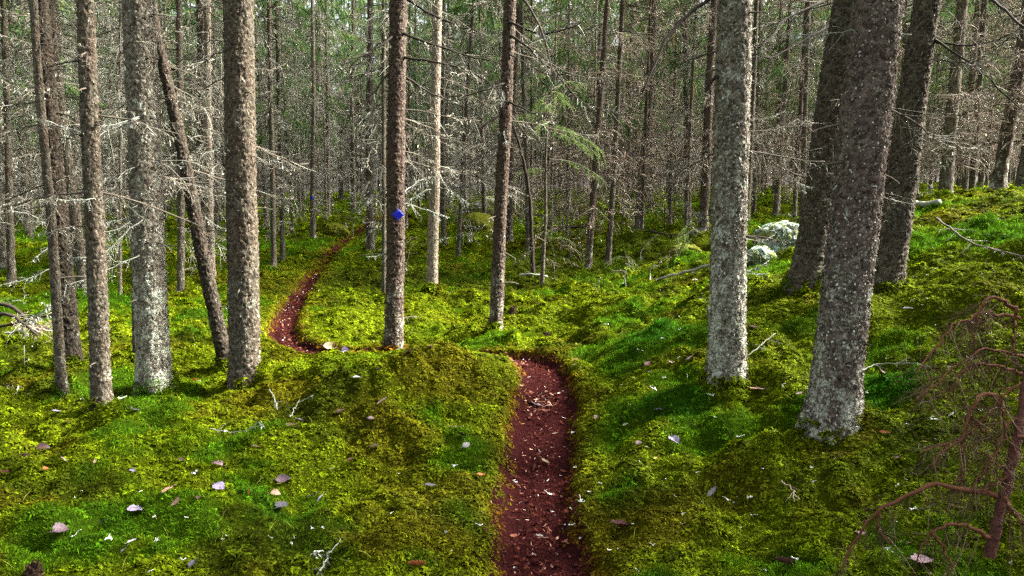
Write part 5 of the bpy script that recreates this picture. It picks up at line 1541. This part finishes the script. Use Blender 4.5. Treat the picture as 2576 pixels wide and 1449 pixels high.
DBR = [
    ([(2505, 1248), (2452, 1231), (2367, 1220), (2296, 1238), (2219, 1280), (2173, 1330), (2145, 1372), (2120, 1411), (2108, 1450)], 2.70, -0.05, 7.5, 16),
    ([(2487, 1351), (2445, 1326), (2402, 1319), (2346, 1337), (2321, 1372), (2303, 1418)], 2.66, -0.05, 6.0, 10),
    ([(2346, 1337), (2374, 1383), (2392, 1425), (2381, 1460)], 2.62, -0.05, 4.5, 6),
    ([(2515, 1023), (2501, 1002), (2473, 998), (2452, 1019), (2434, 1065), (2420, 1114), (2367, 1139), (2332, 1174)], 2.82, -0.1, 6.0, 18),
    ([(2420, 1114), (2424, 1150), (2427, 1185), (2400, 1215)], 2.76, -0.05, 3.5, 6),
    ([(2445, 1047), (2480, 1090), (2508, 1125)], 2.78, 0.0, 3.0, 5),
    ([(2533, 1104), (2526, 1044), (2520, 984), (2536, 979)], 2.76, -0.1, 5.0, 6),
    ([(2536, 1188), (2480, 1146), (2423, 1118)], 2.74, 0.1, 3.5, 8),
    ([(2212, 1284), (2208, 1330), (2247, 1368)], 2.62, 0.0, 3.0, 6),
    ([(2557, 775), (2508, 750), (2480, 757), (2459, 796), (2448, 860)], 3.0, -0.1, 6.0, 14),
    ([(2557, 775), (2552, 830), (2546, 880), (2550, 920)], 2.95, -0.05, 5.0, 8),
    ([(2565, 800), (2500, 790), (2455, 793), (2402, 821), (2367, 860), (2325, 906), (2296, 950)], 3.05, -0.2, 5.0, 26),
    ([(2590, 940), (2526, 927), (2468, 914), (2424, 927), (2402, 958), (2385, 1000)], 2.95, -0.1, 5.5, 18),
    ([(2560, 1100), (2600, 1120), (2640, 1180)], 2.7, -0.1, 6.0, 8),
    ([(2525, 1250), (2560, 1305), (2600, 1335)], 2.65, -0.1, 6.0, 8),
    ([(2568, 1040), (2530, 1075), (2490, 1160), (2440, 1240)], 2.78, -0.1, 3.2, 14),
    ([(2535, 1195), (2500, 1220), (2470, 1235)], 2.7, -0.05, 3.0, 4),
    ([(2580, 960), (2520, 1000), (2470, 1060), (2400, 1110), (2310, 1135)], 2.9, -0.15, 3.4, 20),
    ([(2585, 900), (2500, 880), (2430, 900), (2360, 960), (2300, 1010)], 3.0, -0.2, 4.0, 26),
]
for uv, d, dd, r, ntw in DBR:
    n = len(uv)
    pts = np.array([above(u, v, d + dd * j / (n - 1)) for j, (u, v) in enumerate(uv)]) - DB
    mb = MB()
    bough(mb, rng, pts, r / 1000 * 1.6, 0.0024, n=18, twigs=int(ntw * 2.6), tl=(0.05, 0.26), lichen=14, k=6, jit=0.005, sub=2, tr=0.0015, tuft=0.008, down=0.9, hang=0.5, start=0.1)
    link('branch', mb.mesh('branch', [M_RB, M_RTWIG]), droot)

# ------------------------------------------------------------------ fallen leaves, cones, lichen scraps
def leaf_mesh(kind, mat, seed):
    rng = np.random.default_rng(seed)
    asp, curl, fold = {'round': (0.95, 0.28, 0.1), 'oval': (0.62, 0.35, 0.2), 'curled': (0.7, 1.1, 0.5), 'folded': (0.5, 0.4, 1.0), 'narrow': (0.32, 0.5, 0.3)}[kind]
    n, m = 9, 7
    t = np.linspace(0, 1, n)
    wid = asp * 0.5 * np.sin(np.pi * t ** 0.8) ** 0.75
    wid *= 1 + 0.08 * np.where(np.arange(n) % 2, 1, -1)
    s_ = np.linspace(-1, 1, m)
    X = np.repeat((t - 0.5)[:, None], m, 1) + 0.02 * rng.normal(size=(n, m))
    Y = wid[:, None] * s_[None]
    Z = curl * 0.35 * (X ** 2) * rng.choice([-1, 1.0]) + fold * 0.5 * np.abs(Y) + curl * 0.5 * Y ** 2 + 0.02 * rng.normal(size=(n, m))
    Z -= Z.min()
    mb = MB()
    i = np.arange(n - 1)[:, None] * m; j = np.arange(m - 1)[None]
    mb.add(np.stack([X, Y, Z], -1), f4=np.stack([i + j, i + j + 1, i + m + j + 1, i + m + j], -1))
    P = np.array([[[-0.5, 0, Z[0, 3]], [-0.68, 0.03, Z[0, 3] + 0.05], [-0.85, 0.05, Z[0, 3] + 0.02]]])
    tubes(mb, P, np.array([[0.018, 0.014, 0.012]]), 4)
    return mb.mesh('fallen_leaf', mat)
LC = {'lilac': (0.40, 0.34, 0.50), 'pink': (0.52, 0.34, 0.37), 'salmon': (0.52, 0.30, 0.22), 'orange': (0.45, 0.15, 0.03), 'tan': (0.48, 0.34, 0.20), 'white': (0.62, 0.56, 0.60), 'grey': (0.30, 0.28, 0.29), 'slate': (0.10, 0.10, 0.12),
      'brown': (0.085, 0.045, 0.032), 'dark': (0.028, 0.014, 0.012), 'darkred': (0.085, 0.016, 0.010), 'yellow': (0.55, 0.42, 0.06), 'mauve': (0.16, 0.10, 0.13)}
LM = {k: plain_mat(k + ' dead leaf', tuple(0.75 * x_ for x_ in c), tuple(x_ * 0.4 for x_ in c), 5, 0.6, 0.35, trans=0.2) for k, c in LC.items()}
LCACHE = {}
LEAVES = [
    (145, 1051, 18, 'lilac', 'round', 'pale lilac leaf left of the foot of the slim grey-brown spruce'),
    (342, 1047, 25, 'lilac', 'oval', 'lilac leaf on the mossy hump below the thick lichen-footed trunk'),
    (381, 989, 22, 'salmon', 'curled', 'orange-pink curled leaf right at the foot of the thick lichen-footed trunk'),
    (489, 968, 15, 'orange', 'curled', 'orange leaf between the lichen-footed and the straight brown trunks'),
    (547, 1185, 34, 'pink', 'folded', 'pinkish-lilac folded leaf, uppermost of the lower-left scatter'),
    (552, 1240, 27, 'lilac', 'round', 'lilac notched leaf just below the pinkish folded one'),
    (422, 1255, 26, 'salmon', 'oval', 'salmon oval leaf left of the lilac notched one'),
    (444, 1285, 23, 'salmon', 'round', 'salmon round leaf just below the salmon oval one'),
    (342, 1298, 37, 'lilac', 'round', 'largest lilac leaf, broad and round, at lower left'),
    (152, 1356, 40, 'mauve', 'curled', 'mauve-and-brown curled leaf above the black stump'),
    (314, 1409, 38, 'grey', 'narrow', 'grey narrow leaf below the white lichen spray at lower left'),
    (485, 1440, 36, 'slate', 'folded', 'slate-blue leaf at the bottom edge left of the cream stick'),
    (333, 1377, 20, 'white', 'oval', 'small whitish leaf just above the grey narrow leaf'),
    (173, 1070, 18, 'darkred', 'oval', 'dark red leaf right of the pale lilac leaf near the left edge'),
    (14, 1201, 22, 'darkred', 'oval', 'dark red leaf at the left edge'),
    (257, 1330, 22, 'mauve', 'round', 'dull mauve leaf left of the largest lilac leaf'),
    (335, 1199, 15, 'lilac', 'curled', 'tiny lilac curled leaf alone on dark moss at left'),
    (457, 1169, 17, 'brown', 'oval', 'small brown leaf left of the pinkish folded one'),
    (628, 1257, 18, 'orange', 'narrow', 'thin bright orange leaf right of the lilac notched one'),
    (693, 1257, 23, 'salmon', 'curled', 'salmon curled leaf touching a white lichen bit above the slate leaf'),
    (642, 1135, 18, 'tan', 'folded', 'beige upright leaf on the left hummock'),
    (160, 1174, 17, 'pink', 'narrow', 'small pink leaf in the left moss'),
    (240, 1178, 20, 'tan', 'narrow', 'beige narrow leaf in the left moss'),
    (501, 1273, 18, 'brown', 'curled', 'brownish leaf below and left of the lilac notched one'),
    (115, 1192, 15, 'orange', 'curled', 'small orange-brown leaf near the left edge'),
    (110, 1140, 26, 'brown', 'curled', 'brown curled leaf below the low mossy stump at left'),
    (898, 968, 16, 'white', 'folded', 'white-lilac upright leaf on top of the yellow hummock'),
    (960, 1026, 26, 'pink', 'folded', 'pinkish folded leaf on the yellow hummock face'),
    (752, 1067, 20, 'lilac', 'round', 'small lilac leaf beside the fine upright twig'),
    (731, 1081, 25, 'tan', 'curled', 'tan curled leaf touching the small lilac one'),
    (856, 1053, 20, 'brown', 'oval', 'brown leaf in the middle of the yellow hummock'),
    (935, 1063, 18, 'mauve', 'oval', 'dark mauve leaf below the pinkish folded leaf on the hummock'),
    (1140, 1088, 26, 'tan', 'narrow', 'tan narrow leaf on the moss left of the path'),
    (1161, 1107, 22, 'dark', 'oval', 'dark brown leaf just below the tan narrow one'),
    (1173, 1134, 22, 'grey', 'oval', 'grey-lilac leaf below the dark brown one near the path'),
    (944, 1144, 20, 'brown', 'curled', 'pinkish-brown curled leaf mid left of the path'),
    (713, 1224, 31, 'mauve', 'curled', 'dark mauve cupped leaf left of centre'),
    (784, 1263, 28, 'mauve', 'oval', 'dark mauve flat leaf beside a bluish-lilac one'),
    (805, 1270, 23, 'lilac', 'narrow', 'bluish-lilac leaf overlapping the dark mauve flat one'),
    (710, 1291, 29, 'slate', 'round', 'slate leaf edged with white lichen left of centre'),
    (1083, 1234, 25, 'slate', 'round', 'slate-grey leaf alone between the left scatter and the path'),
    (1210, 1210, 18, 'orange', 'oval', 'orange leaf at the left edge of the path'),
    (881, 1173, 20, 'darkred', 'curled', 'dark red curled leaf in the moss left of centre'),
    (953, 945, 17, 'dark', 'folded', 'black upright leaf on the crest of the yellow hummock'),
    (1029, 895, 20, 'mauve', 'round', 'mauve leaf behind the hummock below the trunk with the blue diamond'),
    (1085, 884, 21, 'pink', 'oval', 'pale pink leaf right of the mauve one behind the hummock'),
    (1906, 994, 33, 'salmon', 'round', 'large salmon-pink leaf between the two thick right trunks'),
    (1696, 1121, 38, 'lilac', 'folded', 'lilac folded leaf on the slope below the lichen-scaled trunk'),
    (1791, 1250, 34, 'grey', 'narrow', 'grey-brown folded leaf low on the right slope'),
    (1557, 1337, 42, 'darkred', 'curled', 'large dark red-brown curled leaf right of the path, near the bottom'),
    (1654, 1047, 22, 'grey', 'oval', 'grey leaf on green moss above the lilac folded one'),
    (1737, 1241, 20, 'darkred', 'oval', 'dark red leaf left of the grey-brown folded one'),
    (1606, 1128, 20, 'brown', 'oval', 'brown leaf left of the lilac folded one on the right slope'),
    (1650, 1167, 13, 'yellow', 'curled', 'tiny yellow leaf below the lilac folded one'),
    (1347, 1024, 24, 'white', 'curled', 'cream leaf on the path'),
    (1373, 1171, 30, 'tan', 'narrow', 'tan torn leaf on the right side of the path'),
    (1500, 1063, 22, 'brown', 'folded', 'brown leaf on the moss right of the path'),
    (1689, 927, 23, 'pink', 'folded', 'pinkish folded leaf left of the foot of the lichen-scaled trunk'),
    (1629, 925, 20, 'darkred', 'oval', 'dark red-brown leaf left of the pinkish folded one by the right trunk'),
    (1735, 909, 15, 'pink', 'oval', 'small pink leaf right by the foot of the lichen-scaled trunk'),
    (1892, 833, 15, 'pink', 'round', 'small pale pink leaf just right of the lichen-scaled trunk'),
    (1449, 913, 13, 'tan', 'folded', 'small beige upright leaf right of the path crest'),
    (2321, 1432, 46, 'pink', 'round', 'large pink-lilac leaf at the bottom edge under the toppled dead spruce'),
    (2162, 1365, 30, 'pink', 'curled', 'pinkish leaf under the lowest arching reddish bough'),
    (2219, 952, 26, 'darkred', 'curled', 'dark red leaf right of the purplish trunk'),
    (2254, 1169, 17, 'darkred', 'folded', 'small dark red upright leaf on the mossy mound of the purplish trunk'),
    (2436, 828, 20, 'pink', 'folded', 'pink leaf hanging above moss among the reddish dead boughs'),
    (2284, 786, 20, 'grey', 'folded', 'silvery grey leaf on the bright bank right of the purplish trunk'),
    (2011, 1001, 14, 'pink', 'round', 'tiny pink leaf against the left side of the purplish trunk foot'),
    (832, 885, 30, 'tan', 'curled', 'cream leaf on the far bend of the path'),
    (868, 893, 24, 'lilac', 'curled', 'lilac-white leaf at the end of the visible far path bend'),
    (2225, 1105, 22, 'orange', 'narrow', 'orange-brown leaf scrap right of the purplish trunk foot'),
]
rgl = np.random.default_rng(12)
for j, (u, v, px, colr, kind, lab) in enumerate(LEAVES):
    key = (colr, kind, j % 2)
    if key not in LCACHE: LCACHE[key] = leaf_mesh(kind, LM[colr], 60 + len(LCACHE))
    p = hit(u, v, 0.028 if float(path_dist(np.array([place(u, v, 5)[0]]), np.array([5.0]))[0]) > 0.1 else 0.02)
    sc_ = px / FPX * p[1] * 1.25
    tilt = 0.35 if kind != 'folded' else 0.6
    link('fallen_leaf', LCACHE[key], loc=p, rot=(rgl.uniform(-0.1, 0.35 + tilt), rgl.normal(0, 0.25), rgl.uniform(0, 6.28)), scale=(sc_,) * 3, label=lab, category='leaf', group='fallen leaves on the moss')

def cone_mesh(mat, seed):
    rng = np.random.default_rng(seed)
    mb = MB()
    n = 84
    i = np.arange(n); t = (i + 0.5) / n
    a = i * 2.39996
    r = 0.16 * np.sin(np.pi * (0.12 + 0.83 * t)) ** 0.7
    x_ = t - 0.5
    nr = np.stack([np.zeros(n), np.cos(a), np.sin(a)], 1); tg = np.stack([np.zeros(n), -np.sin(a), np.cos(a)], 1)
    ax_ = np.array([[1.0, 0, 0]])
    P = np.stack([x_, r * np.cos(a), r * np.sin(a)], 1)
    w = 0.075 * (0.4 + r / 0.16 * 0.7)
    V = np.stack([P - nr * 0.05 - tg * w[:, None], P - nr * 0.05 + tg * w[:, None], P + ax_ * 0.085 + nr * 0.03 + tg * (w * 0.6)[:, None], P + ax_ * 0.085 + nr * 0.03 - tg * (w * 0.6)[:, None]], 1)
    mb.add(V.reshape(-1, 3), f4=np.arange(n * 4).reshape(-1, 4))
    tubes(mb, np.array([[[-0.52, 0, 0], [-0.2, 0, 0], [0.2, 0, 0], [0.5, 0, 0]]]), np.array([[0.05, 0.11, 0.11, 0.02]]), 10)
    return mb.mesh('spruce_cone', mat, smooth=False)
M_CONE = island_mat('cone scales', [(0, (0.14, 0.04, 0.012)), (1, (0.36, 0.13, 0.035))])
M_CONE_D = island_mat('dark cone scales', [(0, (0.03, 0.014, 0.010)), (1, (0.08, 0.035, 0.022))])
for u, v, px, mt, rz, lab in [(1048, 1432, 44, M_CONE, 0.2, 'orange-brown spruce cone at the bottom edge left of the path'), (1975, 1430, 50, M_CONE_D, -0.35, 'dark spruce cone at the bottom edge on the right'),
                              (2420, 1230, 26, M_CONE_D, 0.4, 'small dark spruce cone under the arching reddish boughs')]:
    p = hit(u, v, 0.03)
    link('spruce_cone', cone_mesh(mt, 3), loc=p, rot=(0.3, 0.1, rz), scale=(px / FPX * p[1],) * 3, label=lab, category='cone')

LICHENS = [
    (275, 1372, 70, 'large mint-white lichen spray at lower left'), (490, 1206, 40, 'mint-white lichen strip left of the pinkish folded leaf'), (304, 1020, 34, 'white lichen scrap on the hump below the lichen-footed trunk'),
    (395, 1379, 34, 'white lichen scrap right of the large mint-white spray'), (469, 1326, 30, 'white lichen scrap below the salmon leaves'), (568, 1097, 28, 'white lichen knob on the long thin twig'), (785, 1349, 26, 'white lichen tuft left of the cream stick'),
    (812, 1344, 22, 'smaller white lichen tuft touching the one left of the cream stick'), (1207, 1337, 28, 'white lichen tuft by the lower left edge of the path'), (1122, 1354, 22, 'grey lichen tuft left of the one by the path edge'), (835, 1194, 15, 'small white lichen tuft mid left'),
    (1004, 1208, 18, 'small lichen tuft left of the slate-grey leaf'), (1143, 1185, 40, 'thin lichen thread left of the path'), (1296, 1228, 36, 'white lichen scrap on the left half of the path'), (1382, 1258, 36, 'white lichen scrap on the right half of the path'),
    (1389, 1303, 22, 'round white lichen tuft on the right edge of the path'), (1357, 1368, 48, 'large white lichen clump on the path near the bottom'), (1341, 1412, 24, 'white lichen scrap lowest on the path'), (1828, 1273, 40, 'white lichen spray low on the right slope'),
    (1885, 1273, 32, 'white lichen spray right of another low on the right slope'), (1857, 1114, 34, 'white lichen strip left of the mossy foot of the purplish trunk'), (1719, 1308, 26, 'white lichen tuft below the grey-brown folded leaf'), (1641, 1390, 26, 'white lichen tuft near the bottom right of the path'),
    (1592, 1337, 20, 'white lichen bit beside the large dark red-brown leaf'), (1918, 1203, 18, 'single white lichen fleck left of the lower mound'), (1446, 1188, 20, 'white lichen tuft at the right edge of the path'), (1461, 1273, 40, 'grey-white lichen spray right of the path'),
    (1670, 964, 28, 'white lichen tuft left of the lichen-scaled trunk foot'), (1790, 1009, 36, 'white lichen trail below the lichen-scaled trunk'), (2039, 1199, 26, 'upper white lichen star on the dark mound below the purplish trunk'), (2046, 1227, 26, 'lower white lichen star on the dark mound below the purplish trunk'),
    (2296, 1301, 44, 'white lichen cluster under the toppled dead spruce'), (2233, 1404, 38, 'white lichen cluster under the lowest reddish bough'), (2370, 1164, 34, 'mint lichen tuft among the reddish boughs'), (2258, 1238, 30, 'mint lichen tuft on the long arching bough'),
    (2180, 1001, 26, 'white lichen tuft right of the purplish trunk'), (2100 - 300, 1062, 20, 'small white lichen bit on the slope left of the purplish trunk'), (2350, 1070, 44, 'white lichen dust patch right of the mound of the purplish trunk'),
]
LT = [lichen_tuft(np.random.default_rng(500 + k), 16, 0.5).mesh('lichen_tuft', M_LICHEN) for k in range(6)]
for j, (u, v, px, lab) in enumerate(LICHENS):
    p = hit(u, v, 0.03)
    link('lichen_tuft', LT[j % 6], loc=p, rot=(rgl.normal(0, 0.2), rgl.normal(0, 0.2), rgl.uniform(0, 6.28)), scale=(px / FPX * p[1] * 0.68,) * 3, label=lab, category='lichen', group='lichen scraps on the moss')
